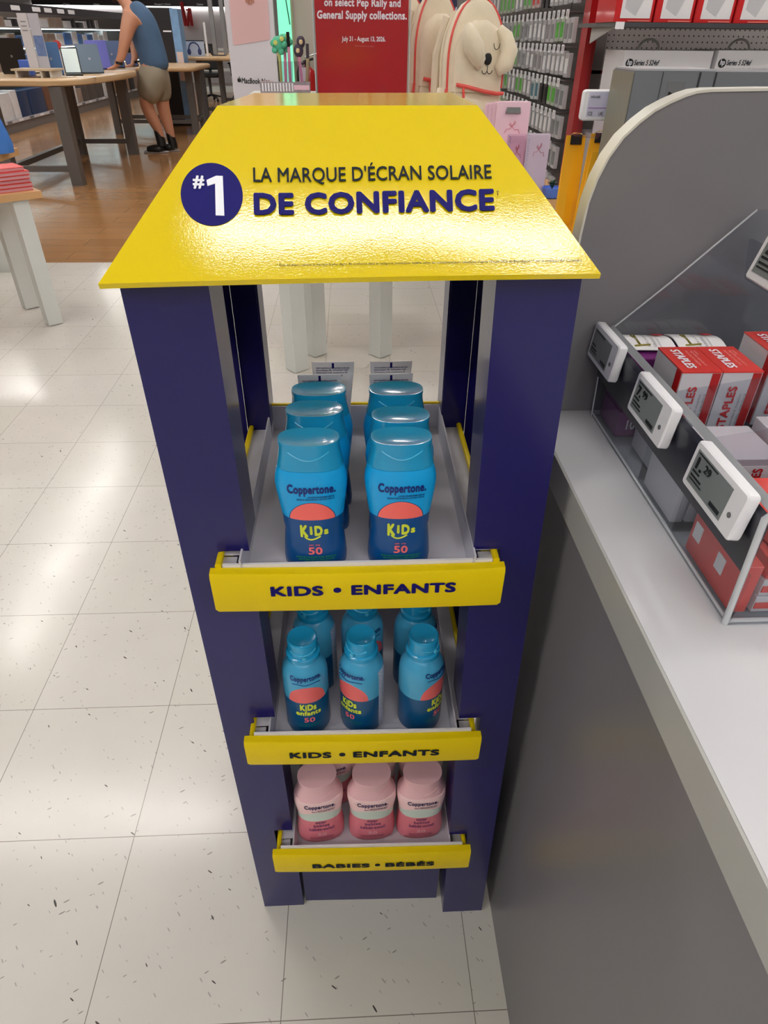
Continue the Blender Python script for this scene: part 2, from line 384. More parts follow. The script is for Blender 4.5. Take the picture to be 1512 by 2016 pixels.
# top plate, sides and back of the roof
A0,A1=Vector((.036,.446,1.2)),Vector((.243,.446,1.2015)); K0,K1=Vector((-.05,.485,1.1)),Vector((.318,.485,1.105))
def slab2(q,t=.003):
    q=[Vector(p) for p in q]; c=sum(q,Vector())/4; nn=(q[1]-q[0]).cross(q[3]-q[0]).normalized()
    if nn.dot(c-Vector((.135,.3,1.12)))>0: nn=-nn
    rf.hexa(q,[p+nn*t for p in q])
slab2([G0,G1,A1,A0]); slab2([F0-Vector((0,-.004,.003)),G0,A0,K0]); slab2([F1-Vector((0,-.004,.003)),K1,A1,G1]); slab2([K0,A0,A1,K1])
roof=rf.build('roof',YEL,D,30)
def roofpix(u,v,lift=.0005):
    """point of the roof seen at a photograph pixel"""
    n_=(F1-F0).cross(G0-F0).normalized(); p0=at(u,v,y=1); dd=(p0-CP); t=(F0-CP).dot(n_)/dd.dot(n_); p=CP+dd*t
    # slope coordinates of the flat point, then follow the bow of the board
    tt=(p.y-F0.y)/(G0.y-F0.y); tt-=.042*4*tt*(1-tt)*(1-((p.x-.1345)/.19)**2); xl=F0.x*(1-tt)+G0.x*tt; xr=F1.x*(1-tt)+G1.x*tt
    return roofp((p.x-xl)/(xr-xl),tt,lift)
def roofq(u0,u1,vb,vt,lean0=0,lean1=0,dv=0):
    a,b,c,e=roofpix(u0,vb),roofpix(u1,vb+dv),roofpix(u1+lean1,vt+dv),roofpix(u0+lean0,vt)
    def fn(s,t):
        u=(u0*(1-s)+u1*s)*(1-t)+((u0+lean0)*(1-s)+(u1+lean1)*s)*t
        return roofpix(u,(vb*(1-t)+vt*t)+dv*s,.0009)
    return fn
# round badge
bb=B(); cen=Vector((418,377)); R0=[];
ring=[roofpix(418+61*math.cos(a),377+61*math.sin(a)) for a in [2*math.pi*i/48 for i in range(48)]]
ring2=[roofpix(418+61*math.cos(a),377+61*math.sin(a),.0001) for a in [2*math.pi*i/48 for i in range(48)]]
bb.loft([ring2,ring])
badge=bb.build('round_badge',NAVYT,roof,0)
WI=mat('white_ink',(238,240,248),.4)
text([('#',roofq(381,404,368,342,0,0),.035,1)],WI,badge)
# heavy numeral one
def rpoly(pts,name,m,par):
    b_=B(); b_.loft([[roofpix(u,v,.0004) for u,v in pts],[roofpix(u,v,.0009) for u,v in pts]]); return b_.build(name,m,par,0)
rpoly([(426,418),(443,418),(440,341),(427,341),(408,350),(410,361),(425,356)],'numeral',WI,badge)
text([("LA MARQUE D'ÉCRAN SOLAIRE",roofq(500,967,356,316,-1,-2,-7),.012,1)],DARKT,roof)
text([("DE CONFIANCE",roofq(501,973,416,371,-1,-2,-8),.045,1)],NAVYT,roof)
text([("†",roofq(975,982,377,366),0,0)],DARKT,roof)
text([("* Élue ex æquo comme la marque la plus digne de confiance dans la catégorie protection solaire selon les consommateurs canadiens d'après l'Étude 2026 de BrandSpark™ sur la confiance des Canadiens.",roofq(545,1146,524,515,0,0,-9),0,0)],DARKT,roof)
# trays
def tray(xl,xr,yf,yb,zf,ztop,zbot,panel,words,wq,sk=0):
    t=B()
    t.box(xl+.03,xr-.03,yf+.012,yb,zf-.004,zf)                        # floor
    tr=t.build('shelf_tray',TRAYW,D,20)
    b=B()
    zt=zf+.020
    for s,(a,c) in ((1,(xl+.034,xl+.010)),(-1,(xr-.034,xr-.010))):
        # leaning inner wall and outer flange
        b.hexa([(a-.001,yf+.008,zf),(a+.001,yf+.008,zf),(a+.001,yb,zf),(a-.001,yb,zf)],[(a-s*.004-.001,yf+.008,zt),(a-s*.004+.001,yf+.008,zt),(a-s*.001+.001,yb,zt+.012),(a-s*.001-.001,yb,zt+.012)])
        b.hexa([(c,yf+.03,zt-.010),(a-s*.004,yf+.03,zt-.010),(a-s*.002,yb,zt-.010),(c,yb,zt-.010)],[(c,yf+.03,zt-.008),(a-s*.004,yf+.03,zt-.008),(a-s*.002,yb,zt-.008),(c,yb,zt-.008)])
        b.box(min(c,a-s*.010),max(c,a-s*.010),yf+.006,yf+.030,zt-.014,zt-.012)
    b.box(xl+.03,xr-.03,yb,yb+.003,zf-.004,zf+.034)
    b.build('tray_wall',TRAYW,tr,20)
    e=B()
    e.box(xl+.03,xr-.03,yb+.0035,yb+.0075,zf-.02,zf+.036)
    for c,s in ((xl+.008,1),(xr-.008,-1)):
        e.tube([(c,yf+.008,zt-.006),(c,yb,zt-.004)],.0035,8)
        e.box(c-.002,c+.002,yf+.006,yb,zt-.045,zt-.008)
    e.build('tray_edge',YELM,tr,40)
    g=B(); n=12
    fr=[];bk=[]
    rows=((zbot,0),(zbot+.004,-.001),(ztop-.004,-.002),(ztop,0),(ztop+.001,.007))
    L=[]
    for zz,dy in rows:
        L.append([(xl+(xr-xl)*i/n+( .003*(1 if i==0 else -1 if i==n else 0) if zz==zbot else 0),yf+dy-.0015*math.sin(math.pi*i/n)+sk*i/n,zz-(.002*math.sin(math.pi*i/n) if zz>=ztop-.005 else 0)) for i in range(n+1)])
    F=[[g.v(p) for p in R] for R in L]; K=[[g.v((p[0],yf+.0085+sk*i/n,p[2])) for i,p in enumerate(R)] for R in L]
    for j in range(len(L)-1):
        for i in range(n):
            g.f([F[j][i],F[j][i+1],F[j+1][i+1],F[j+1][i]]); g.f([K[j][i],K[j+1][i],K[j+1][i+1],K[j][i+1]])
        g.f([F[j][0],F[j+1][0],K[j+1][0],K[j][0]]); g.f([F[j][n],K[j][n],K[j+1][n],F[j+1][n]])
    for i in range(n):
        g.f([F[0][i],K[0][i],K[0][i+1],F[0][i+1]]); g.f([F[-1][i],F[-1][i+1],K[-1][i+1],K[-1][i]])
    fp=g.build('front_panel',YELM,tr,35)
    B().hexa([(xl+.012,yf+.009,ztop-.02),(xr-.012,yf+.009+sk,ztop-.02),(xr-.012,yf+.012+sk,ztop-.02),(xl+.012,yf+.012,ztop-.02)],[(xl+.012,yf+.009,ztop+.0035),(xr-.012,yf+.009+sk,ztop+.0035),(xr-.012,yf+.012+sk,ztop+.0035),(xl+.012,yf+.012,ztop+.0035)]).build('tray_lip',WHITEC,tr,20)
    x0,x1,z0,z1=wq[:4]
    gap=(words[0],words[1])
    n0=glyphs(words[0],.05)[2]; n1=glyphs(words[1],.05)[2]
    def P(x,z):
        s_=(x-xl)/(xr-xl); return Vector((x,yf-.0026-.0015*math.sin(math.pi*s_)+sk*s_,z))
    xm0,xm1=wq[4],wq[5]
    im=DARKT if words[3] else NAVYT
    text([(words[0],lambda s,t:P(x0+(xm0-x0)*s,z0+(z1-z0)*t),.045,1)],im,fp)
    text([(words[1],lambda s,t:P(xm1+(x1-xm1)*s,z0+(z1-z0)*t*words[2]),.045,1)],im,fp)
    mid=(xm0+xm1)/2+words[4]; rr=.0032
    b_=B(); b_.loft([[P(mid+rr*1.25*math.cos(a),(z0+z1)/2+rr*math.sin(a))+Vector((0,dy,0)) for a in [2*math.pi*i/16 for i in range(16)]] for dy in (.0008,-.0002)]); b_.build('dot',DARKT if words[3] else NAVYT,fp,0)
    return tr
tray(-.015,.285,.135,.455,.800,.811,.7585,None,('KIDS','ENFANTS',1,0,0),(.0445,.2355,.7815,.7955,.0985,.127))
tray(-.013,.287,.135,.455,.511,.531,.482,None,('KIDS','ENFANTS',1,1,0),(.0425,.2345,.4990,.5115,.096,.1235),-.004)
tray(-.003,.298,.135,.455,.226,.2475,.194,None,('BABIES','BÉBÉS',1.22,1,.0),(.0555,.2435,.2105,.2225,.144,.1675),-.005)
# ================= bottles =================
def se(w,d,z,n=40,p=2.5):
    o=[]
    for i in range(n):
        a=2*math.pi*i/n; c,s=math.cos(a),math.sin(a)
        o.append((w*math.copysign(abs(c)**(2/p),c),d*math.copysign(abs(s)**(2/p),s),z))
    return o
def interp(pf,z):
    for a,b in zip(pf,pf[1:]):
        if a[0]<=z<=b[0]:
            k=(z-a[0])/(b[0]-a[0]) if b[0]>a[0] else 0; return a[1]+(b[1]-a[1])*k,a[2]+(b[2]-a[2])*k
    return pf[-1][1:]
def front(pf,lift=.0004,p=2.5):
    def fn(x,z):
        w,d_=interp(pf,z); q=min(abs(x)/w,.98); return Vector((x,-d_*(1-q**p)**(1/p)-lift,z))
    return fn
def box2(P,x0,x1,z0,z1): return lambda s,t:P(x0+(x1-x0)*s,z0+(z1-z0)*t)
def bottle_mat(name,up,low,circ,zb,rad,cz=None,band=None,rough=.32):
    m,nt,b,vec,xyz,n=newmat(name,rough)
    c=srgb(up); col=c
    rr=n.m('SQRT',n.m('ADD',n.m('POWER',n.m('ABSOLUTE',xyz[0]),2),n.m('POWER',n.m('ABSOLUTE',n.m('SUBTRACT',xyz[2],zb)),2)))
    if band:
        z0,z1,bc,bx=band
        k=n.m('MULTIPLY',n.m('MULTIPLY',n.m('GREATER_THAN',xyz[2],z0),n.m('LESS_THAN',n.m('ADD',xyz[2],n.m('MULTIPLY',n.m('POWER',n.m('ABSOLUTE',xyz[0]),2),9)),z1)),n.m('LESS_THAN',xyz[1],0))
        col=n.mix(k,c,srgb(bc))
    if circ:
        fr=n.m('LESS_THAN',xyz[1],0)
        col=n.mix(n.m('MULTIPLY',n.m('LESS_THAN',rr,rad*1.035),fr),c,srgb((16,60,130))); col=n.mix(n.m('MULTIPLY',n.m('LESS_THAN',rr,rad),fr),col,srgb(circ))
    col=n.mix(n.m('LESS_THAN',n.m('SUBTRACT',xyz[2],n.m('MULTIPLY',n.m('POWER',n.m('ABSOLUTE',xyz[0]),2),2)),zb),col,srgb(low))
    nt.links.new(col,b.inputs['Base Color']); return m
CYB=(8,148,206)
INKB=mat('blue_ink',(16,40,120),.4); LIME=mat('lime_ink',(216,228,60),.45); PINKI=mat('pink_ink',(240,110,120),.45); GRI=mat('green_ink',(60,160,90),.5)
MB=bottle_mat('sunscreen_body_print',(12,166,234),(0,74,140),(255,112,104),.0656,.0222)
MCAP=mat('sunscreen_cap',(26,154,204),.25,coat=.3)
PF=[(0,.0300,.0165),(.0015,.0320,.0182),(.010,.0325,.019),(.026,.0315,.019),(.042,.0300,.0187),(.048,.0292,.0185),(.053,.0302,.0186),(.0625,.0306,.0188),(.080,.0328,.0195),(.096,.0346,.0203),(.106,.0353,.0206),(.113,.0346,.0203),(.119,.0330,.0194),(.1235,.0316,.0185)]
CF=[(.1240,.0319,.0188),(.130,.0307,.0183),(.140,.0290,.0178),(.147,.0284,.0177),(.1505,.0290,.0180),(.1530,.0287,.0178)]
def lotion(label,loc,group):
    t=thing('sunscreen_bottle',label,'sunscreen bottle',(0,0,0),0,group)
    bd=B(); bd.loft([se(w,d_,z) for z,w,d_ in PF]); bd=bd.build('bottle_body',MB,t,50)
    c=B(); R=[se(w,d_,z) for z,w,d_ in CF]+[se(.0265,.0165,.1529),se(.020,.012,.1512),se(.010,.006,.1504),se(.001,.0006,.1502)]
    c.loft(R); cp=c.build('cap',MCAP,t,45)
    P=front(CF,.0003)
    B().tube([P(.019*q,.1450-.0085*math.cos(q*math.pi/2)) for q in [i/8-1 for i in range(17)]],.0006,6).build('thumb_groove',mat('sunscreen_cap_edge',(70,180,220),.25),cp)
    Q0=front(PF); Q=lambda x,z:Q0(x,z*1.05)
    text([('Coppertone.',box2(Q,-.0225,.0240,.0920,.1055),.045,1)],INKB,bd)
    text([('LOTION SUNSCREEN SPF 50',box2(Q,-.003,.0225,.0902,.0918),.008,1)],INKB,bd)
    text([('ÉCRAN SOLAIRE EN LOTION FPS 50',box2(Q,-.0135,.0225,.0876,.0893),.008,1)],INKB,bd)
    text([('K',box2(Q,-.0130,-.0050,.0415,.0570),.06,1),('i',box2(Q,-.0035,-.0006,.0445,.0555),.07,1),('D',box2(Q,.0012,.0095,.0430,.0560),.06,1),('s',box2(Q,.0105,.0152,.0445,.0510),.05,1)],LIME,bd)
    B().tube([Q(-.009+.016*i/8,.0425-.0040*math.sin(math.pi*(i/8)**.8)) for i in range(9)],.0009,6).build('lettering_swash',LIME,bd)
    text([('50',box2(Q,-.0062,.0082,.0195,.0290),.03,1)],PINKI,bd); text([('SPF  FPS',box2(Q,-.005,.006,.0308,.0322),.01,1)],PINKI,bd)
    for w_,x0_,x1_,z_ in (('STAYS ON STRONG WHEN KIDS PLAY',-.019,.022,.0150),('RESTE BIEN SUR LA PEAU QUAND',-.017,.020,.0118),('LES ENFANTS JOUENT',-.011,.014,.0088)): text([(w_,box2(Q,x0_,x1_,z_,z_+.0018),.005,1)],GRI,bd)
    return t
gk='blue kids sunscreen bottles on the top shelf'
b0=lotion('blue sunscreen bottle at the front left of the top shelf, label facing out',(0,0,0),gk)
b0.location=(.0905,.1715,.8); b0.scale=(1,1,.955)
ZS=.8
for x,y,rz,l in ((.0935,.2290,.0,'blue sunscreen bottle in the left row of the top shelf, directly behind the front one'),
    (.0965,.2745,0.02,'blue sunscreen bottle in the left row of the top shelf, last before the white tubes'),
    (.1775,.1710,0,'blue sunscreen bottle at the front right of the top shelf, label facing out'),
    (.1795,.2140,0,'blue sunscreen bottle in the right row of the top shelf, just behind the front one'),
    (.1785,.2735,0,'blue sunscreen bottle in the right row of the top shelf, last before the white tubes')):
    dup(b0,(x,y,ZS),rz,l)
# white tubes standing on their caps behind the bottles
def lotion_tube():
    t=thing('sunscreen_tube','x','sunscreen tube',(0,0,0),0,'white sunscreen tubes on the top shelf')
    c=B(); c.lathe([(.017,0),(.0175,.002),(.0175,.024),(.017,.026)]); c.build('cap',MCAP,t)
    b=B(); R=[]
    for z,w,d_ in ((.0262,.0170,.0170),(.03,.0195,.0195),(.06,.0220,.016),(.085,.0245,.009),(.100,.0262,.003),(.104,.0265,.0009),(.1145,.0270,.0008)): R.append(se(w,d_,z,32,2.0))
    b.loft(R); bd=b.build('tube_body',mat('tube_white',(240,240,246),.4),t,60)
    def Q(x,z):
        k=min(1,max(0,(z-.06)/.044)); w=.022+.0045*k; d_=.016*(1-k)+.0009*k; q=min(.97,abs(x)/w); return Vector((x,-d_*math.sqrt(1-q*q)-.0008,z))
    b=B(); b.loft([[Q(-.0014,.1065),Q(.0014,.1065),Q(.0014,.1135),Q(-.0014,.1135)],[Vector(p)+Vector((0,.0003,0)) for p in (Q(-.0014,.1065),Q(.0014,.1065),Q(.0014,.1135),Q(-.0014,.1135))]]); b.build('seam_mark',NAVYT,bd,0)
    it=[]
    rows=['Active ingredients (w/w): Ingrédients actifs (p/p)','Homosalate 9%, Octisalate 4.5%','Octocrylene 9.5%, Avobenzone 3%','Shake well before use','Bien agiter avant usage','Store between 15-30']
    for i,s_ in enumerate(rows):
        x1=(.021,.019,.018,.012,.008,.006)[i]; z=.1080-.0030*i
        it.append((s_,box2(Q,-.0215,x1,z-.0022,z),.02,1))
    for i in range(9): z=.083-.0028*i; it.append(('mentions | directions' if i%2 else 'application | mises en garde',box2(Q,-.019,.017,z-.0018,z),0,1))
    text(it,NAVYT,bd)
    return t
tb=lotion_tube(); tb['label']='white flat-ended sunscreen tube at the rear left of the top shelf'
tb.location=(.1075,.418,.8)
# four tubes
for x,y,l in ((.092,.380,'white flat-ended sunscreen tube in the left row, touching the blue bottles'),(.1815,.418,'white flat-ended sunscreen tube at the rear right of the top shelf'),(.1795,.380,'white flat-ended sunscreen tube in the right row, touching the blue bottles')):
    dup(tb,(x,y,.8),0.03,l)
# aerosol cans, second shelf
ZC=.511
def can_mat():
    m,nt,b,vec,xyz,n=newmat('spray_can_print',.3)
    ang=n.m('ARCTAN2',xyz[0],n.m('MULTIPLY',xyz[1],-1))   # 0 at the front
    aa=n.m('MULTIPLY',ang,.029)
    up=srgb((70,164,206)); low=srgb((0,78,128))
    rr=n.m('SQRT',n.m('ADD',n.m('POWER',n.m('ABSOLUTE',aa),2),n.m('POWER',n.m('MULTIPLY',n.m('ABSOLUTE',n.m('SUBTRACT',xyz[2],.066)),.9),2)))
    col=n.mix(n.m('LESS_THAN',rr,.026),up,srgb((232,104,104)))
    col=n.mix(n.m('LESS_THAN',xyz[2],.066),col,low)
    wht=n.m('MULTIPLY',n.m('GREATER_THAN',ang,1.45),n.m('LESS_THAN',ang,2.75))
    wht=n.m('MULTIPLY',wht,n.m('LESS_THAN',xyz[2],.108))
    txt=n.m('LESS_THAN',n.noise(n.map(vec,scale=(1,1,3.2)),420,1),.44)
    lines=n.m('LESS_THAN',n.m('FRACT',n.m('MULTIPLY',xyz[2],330)),.55)
    wc=n.mix(n.m('MULTIPLY',txt,lines),srgb((196,200,216)),srgb((110,116,150)))
    col=n.mix(wht,col,wc)
    nt.links.new(col,b.inputs['Base Color']); return m
def spray():
    t=thing('sunscreen_spray_can','x','spray can',(0,0,0),0,'blue sunscreen spray cans on the middle shelf')
    b=B(); b.lathe([(.0255,0),(.0278,.0015),(.0285,.005),(.0285,.092),(.0282,.100),(.0270,.108),(.0240,.1155),(.0205,.120),(.0190,.1245),(.0178,.1250)],n=40)
    bd=b.build('can_body',can_mat() if 'spray_can_print' not in MATS else MATS['spray_can_print'],t,50)
    c=B(); c.lathe([(.0185,.1253),(.0205,.1262),(.0208,.1330),(.0190,.1345),(.0180,.1350),(.0182,.1520),(.0180,.1550),(.0170,.1562),(.0120,.1540),(.001,.1528)],n=40)
    cp=c.build('cap',MCAP,t,40)
    b=B(); b.cyl((0,-.0184,.1385),(0,-.0210,.1385),.0026,n=12); b.tube([(.0185*math.sin(a),-.0185*math.cos(a),.1470-.0060*math.cos(a*1.25)) for a in [-.95+1.9*i/12 for i in range(13)]],.0007,6); b.build('spray_nozzle',MATS['sunscreen_cap_edge'],cp)
    def Q(x,z):
        r=(.02885 if z<.1 else .02885-(z-.1)*.10); a=x/.0287; return Vector((r*math.sin(a),-r*math.cos(a),z))
    text([('Coppertone.',box2(Q,-.021,.021,.1035,.1145),.03,2)],INKB,bd)
    b=B(); b.tube([Q(-.018+.036*i/10,.1005+.0008*math.sin(i)) for i in range(11)],.0004,5); b.build('underline',INKB,bd)
    text([('KiDs',box2(Q,-.0105,.0105,.0520,.0640),.05,2),('enfants',box2(Q,-.0165,.0165,.0425,.0515),.04,2)],LIME,bd)
    text([('50',box2(Q,-.0065,.0075,.0290,.0380),.02,1)],PINKI,bd)
    text([('STAYS ON STRONG WHEN KIDS PLAY',box2(Q,-.018,.018,.0235,.0252),0,2)],GRI,bd); text([('RESTE BIEN SUR LA PEAU',box2(Q,-.015,.015,.0200,.0216),0,2)],GRI,bd)
    return t
sp=spray(); sp['label']='blue spray can at the front left of the middle shelf, full label showing'; sp.location=(.0655,.1835,ZC); sp.rotation_euler=(0,0,.12)
for x,y,rz,l in ((.1365,.1835,-.62,'blue spray can at the front centre of the middle shelf, label turned left'),(.2120,.1825,.80,'blue spray can at the front right of the middle shelf, label turned to the right'),
    (.0745,.2520,-.5,'blue spray can of the second row left, half hidden by the shelf above'),(.1385,.2540,.3,'blue spray can of the second row centre, half hidden by the shelf above'),(.2095,.2500,1.0,'blue spray can of the second row right, white text panel on its left'),
    ):
    dup(sp,(x,y,ZC-.0),rz,l)
# pink baby lotion, bottom shelf
ZP=.226
INK2=mat('purple_ink',(48,38,92),.45); MAU=mat('mauve_ink',(150,80,120),.5); LPK=mat('pale_pink_ink',(240,180,190),.5)
MBB=bottle_mat('baby_lotion_print',(250,212,214),(226,128,142),None,.061,.02,band=(.061,.085,(206,222,214),0),rough=.38)
MPC=mat('baby_lotion_cap',(236,188,194),.35)
PB=[(0,.0335,.0205),(.0015,.0358,.0225),(.012,.0364,.0235),(.028,.0358,.0235),(.042,.0344,.0228),(.056,.0336,.0224),(.070,.0338,.0226),(.086,.0356,.0232),(.098,.0370,.0238),(.106,.0368,.0236),(.112,.0352,.0230)]
CB=[(.1125,.0348,.0226),(.120,.0326,.0216),(.128,.0290,.0206),(.135,.0276,.0206),(.142,.0278,.0212),(.148,.0288,.0222),(.1500,.0285,.0219)]
def baby():
    t=thing('baby_lotion_bottle','x','sunscreen bottle',(0,0,0),0,'pink baby sunscreen bottles on the bottom shelf')
    b=B(); b.loft([se(w,d_,z) for z,w,d_ in PB]); bd=b.build('bottle_body',MBB,t,50)
    c=B(); c.loft([se(w,d_,z,40,2.2) for z,w,d_ in CB]); cp=c.build('cap',MPC,t,45)
    P=front(CB,.0002)
    B().tube([P(.012+.010*q,.124+.006*q+.002*q*q) for q in [i/6 for i in range(-6,7)]],.0006,6).build('cap_fold',mat('baby_cap_edge',(226,180,184),.35),cp)
    Q=front(PB)
    text([('Coppertone.',box2(Q,-.0225,.0235,.0945,.1065),.035,1)],INK2,bd)
    text([('LOTION SUNSCREEN SPF 50',box2(Q,-.004,.0225,.0915,.0932),.008,1)],INK2,bd); text([('ÉCRAN SOLAIRE EN LOTION',box2(Q,-.012,.0215,.0885,.0903),.008,1)],INK2,bd)
    for w_,x0_,x1_,z0_,z1_ in (('water',-.0085,.0085,.0535,.0600),('babies',-.0115,.0130,.0450,.0520),('bébés-soleil',-.0185,.0200,.0355,.0425)): text([(w_,box2(Q,x0_,x1_,z0_,z1_),.045,1)],MAU,bd)
    text([('50',box2(Q,-.0065,.0075,.0215,.0295),.03,1)],LPK,bd)
    for w_,z_ in (('STAYS ON STRONG WHEN BABIES PLAY',.0165),('PROTECTION SOLAIRE POUR BÉBÉS',.0130)): text([(w_,box2(Q,-.018,.018,z_,z_+.0017),.005,1)],MAU,bd)
    return t
bb0=baby(); bb0['label']='pink baby sunscreen bottle at the front left of the bottom shelf'; bb0.location=(.0685,.1855,ZP); bb0.rotation_euler=(0,0,.10)
for x,y,rz,l in ((.1485,.1850,.02,'pink baby sunscreen bottle at the front centre of the bottom shelf'),(.2235,.1845,.02,'pink baby sunscreen bottle at the front right of the bottom shelf'),
    (.0840,.2440,.15,'pink baby sunscreen bottle in the second row left, mostly hidden'),(.1530,.2460,-.1,'pink baby sunscreen bottle in the second row centre, mostly hidden'),(.2285,.2440,0,'pink baby sunscreen bottle in the second row right, mostly hidden')):
    dup(bb0,(x,y,ZP),rz,l)
# ================= grey counter on the right =================
GP=mat('grey_laminate',(122,120,124),.32,var=.03,vscale=3,spec=.4); WT=mat('light_worktop',(208,208,212),.3,var=.02,vscale=4)
EB=mat('worktop_edge_band',(176,176,172),.35)
C=thing('counter_cabinet','grey laminate checkout counter standing right of the yellow sunscreen stand','counter',(.9,-.3,0))
B().box(.358,1.6,-1.4,.42,0,.845).build('side_panel',GP,C,0)
B().box(.352,1.62,-1.42,.43,.845,.884).build('worktop',WT,C,0)
B().box(.3495,.352,-1.42,.43,.845,.8835).build('edge_band',EB,C,0)
# tall divider with rounded corner
pn=[at(u,v,y=.335) for u,v in ((1150,432),(1160,400),(1177,355),(1200,311),(1228,273),(1260,243),(1290,220),(1320,204),(1350,191),(1372,184),(1400,181),(1512,179))]
pts=[(p.x,p.z) for p in pn]
pts=[(.372,.885),(.3705,1.0),(.3705,1.085)]+pts[1:]+[(1.3,1.213),(1.3,.885)]
V=thing('divider_panel','tall grey divider with a rounded white-edged corner standing on the counter','divider',(.8,.345,.885))
B().prism(pts,'y',.3355,.358).build('panel',GP,V,0)
# edge banding follows the outline
b=B(); o=[Vector((p[0],0,p[1])) for p in pts[:-1]]
def off(i):
    a=o[max(i-1,0)]; c=o[min(i+1,len(o)-1)]; t=(c-a).normalized(); return Vector((-t.z,0,t.x))
R=[]
for i,p in enumerate(o):
    q=p+off(i)*.0022
    R.append([(p.x,.3345,p.z),(q.x,.3345,q.z),(q.x,.359,q.z),(p.x,.359,p.z)])
b.loft(R); b.build('edge_banding',mat('edge_banding_white',(208,206,196),.35),V,30)
# ---- acrylic bin ----
ZW=.8842
BN=thing('acrylic_bin_display','clear two-tier acrylic bin with dark label rail holding packs on the counter','display bin',(.5,.15,ZW))
y0,y1,xf=-.022,.325,.417
def plate(b,x0,x1,a0,a1,z0,z1): b.box(x0,x1,a0,a1,z0,z1)
B().box(xf+.0035,.75,y0+.0045,y1-.0045,ZW,ZW+.003).build('bin_floor',ACR,BN,0)
B().box(xf,xf+.003,y0,y1,ZW,.935).build('bin_front',ACR,BN,0)
prof=[(xf,ZW),(xf-.004,.985),(xf+.004,.993),(.470,1.040),(.540,1.112),(.552,1.112),(.575,1.045),(.75,1.045),(.75,ZW)]
for yy in (y0,y1-.004): B().prism(prof,'y',yy,yy+.004).build('bin_end',ACR,BN,0)
# polished edges; the light they catch is painted as opaque pale grey
ed=B(); ed.tube([(p[0],y1-.002,p[1]) for p in prof[:5]],.0011,6); ed.tube([(p[0],y0+.002,p[1]) for p in prof[:3]],.0026,8); ed.tube([(xf+.001,y0,ZW+.003),(xf+.001,y1,ZW+.003)],.0016,6); ed.tube([(xf,y0+.002,ZW+.003),(.75,y0+.002,ZW+.003)],.0022,6)
ed.build('polished_edge',ACRE,BN,60)
B().prism([(xf-.002,.9895),(xf+.003,.9945),(xf+.0055,.992),(xf+.001,.987)],'y',y0,y1).build('rail_lip',mat('rail_lip_clear',(150,152,156),.2),BN,0)
B().prism([(xf-.004,.936),(xf-.0055,.984),(xf-.002,.988),(xf+.001,.985),(xf+.001,.936)],'y',y0+.002,y1-.002).build('label_rail',mat('label_rail_dark',(30,32,44),.3,coat=.15),BN,0)
for yy in (.178,.092): B().prism([(xf+.004,ZW+.003),(xf+.004,.982),(.53,1.0),(.75,1.0),(.75,ZW+.003)],'y',yy,yy+.0025).build('divider',ACR,BN,0)
B().box(.575,.75,y0+.004,y1-.004,1.04,1.0435).build('upper_shelf',ACR,BN,0)
B().hexa([(.548,y0+.004,1.045),(.552,y0+.004,1.045),(.552,y1-.004,1.045),(.548,y1-.004,1.045)],[(.540,y0+.004,1.085),(.544,y0+.004,1.085),(.544,y1-.004,1.085),(.540,y1-.004,1.085)]).build('upper_rail',ACR,BN,0)
# ---- electronic price tags ----
SCR=mat('eink_screen',(126,132,132),.3); INK=mat('eink_ink',(34,36,36),.4)
def tagobj(name_label,origin,ux,uz,w,h,price,cents,label_only=False):
    """origin: centre of the face; ux reading direction, uz up"""
    ux=Vector(ux).normalized(); uz=Vector(uz).normalized(); n_=ux.cross(uz).normalized()
    n_=-n_ if n_.dot(CP-Vector(origin))<0 else n_
    t=thing('electronic_price_tag',name_label,'price tag',tuple(origin),0,'electronic price tags on the bin rail')
    o_=Vector(origin)
    M=Matrix(((ux.x,n_.x*-1,uz.x,o_.x),(ux.y,-n_.y,uz.y,o_.y),(ux.z,-n_.z,uz.z,o_.z),(0,0,0,1)))
    B(M).rbox(-w/2,w/2,0,.010,-h/2,h/2,.004,3,'y').build('tag_frame',WHITE,t,30)
    sw,sh=w*.70,h*.70; cx=-w*.075
    B(M).box(cx-sw/2,cx+sw/2,-.0004,.001,-sh/2,sh/2).build('screen',SCR,t,0)
    f=lambda x0,x1,z0,z1:(lambda s,q:M@Vector((cx+(x0+(x1-x0)*s)*sw,-.0008,(z0+(z1-z0)*q)*sh)))
    its=([(price,f(-.42,-.24,.0,.36),.05,0)] if price else [])+([(cents,f(-.20,-.02,.12,.36),.03,0)] if cents else [])
    if its: text(its,INK,t)
    b=B(M)
    for x0,x1,z0,z1 in ((-.45,.1,.42,.46),(-.45,-.25,-.12,-.06),(-.45,-.15,-.26,-.20),(-.45,-.1,-.36,-.32),(.18,.45,-.42,-.30)): b.box(cx+x0*sw,cx+x1*sw,-.0007,.0002,z0*sh,z1*sh)
    b.build('small_print',INK,t,0)
    b=B(M); b.lathe([(.0016,0),(.0016,.0006)],(0,0,0)) if 0 else b.cyl((w*.37,-.0006,-h*.08),(w*.37,.001,-h*.08),.0022,n=12); b.build('status_dot',mat('dot_grey',(110,110,112),.5),t,0)
    return t
UZ=Vector((.10,0,1)); DY=Vector((0,-1,0))
XT=.4010; TZ=.9775
tagobj('white electronic price tag at the far end of the rail, screen in shade',(XT,.2930,TZ),DY,UZ,.076,.040,'','')
tagobj('white electronic price tag reading 7.99, middle one of the bin rail',(XT,.1590,TZ),DY,UZ,.080,.040,'7.','99')
tagobj('white electronic price tag reading 1.29, nearest on the bin rail',(XT,.0290,TZ),DY,UZ,.080,.040,'1.','29')
a_,b_,c_=at(1478,480,x=.528),at(1600,560,x=.528),at(1494,403,x=.528)
tagobj('white electronic price tag starting with 2 on the upper tier, cut by the frame',(.532,.238,1.083),DY,(.25,0,1),.094,.052,'2.','')
b=B()
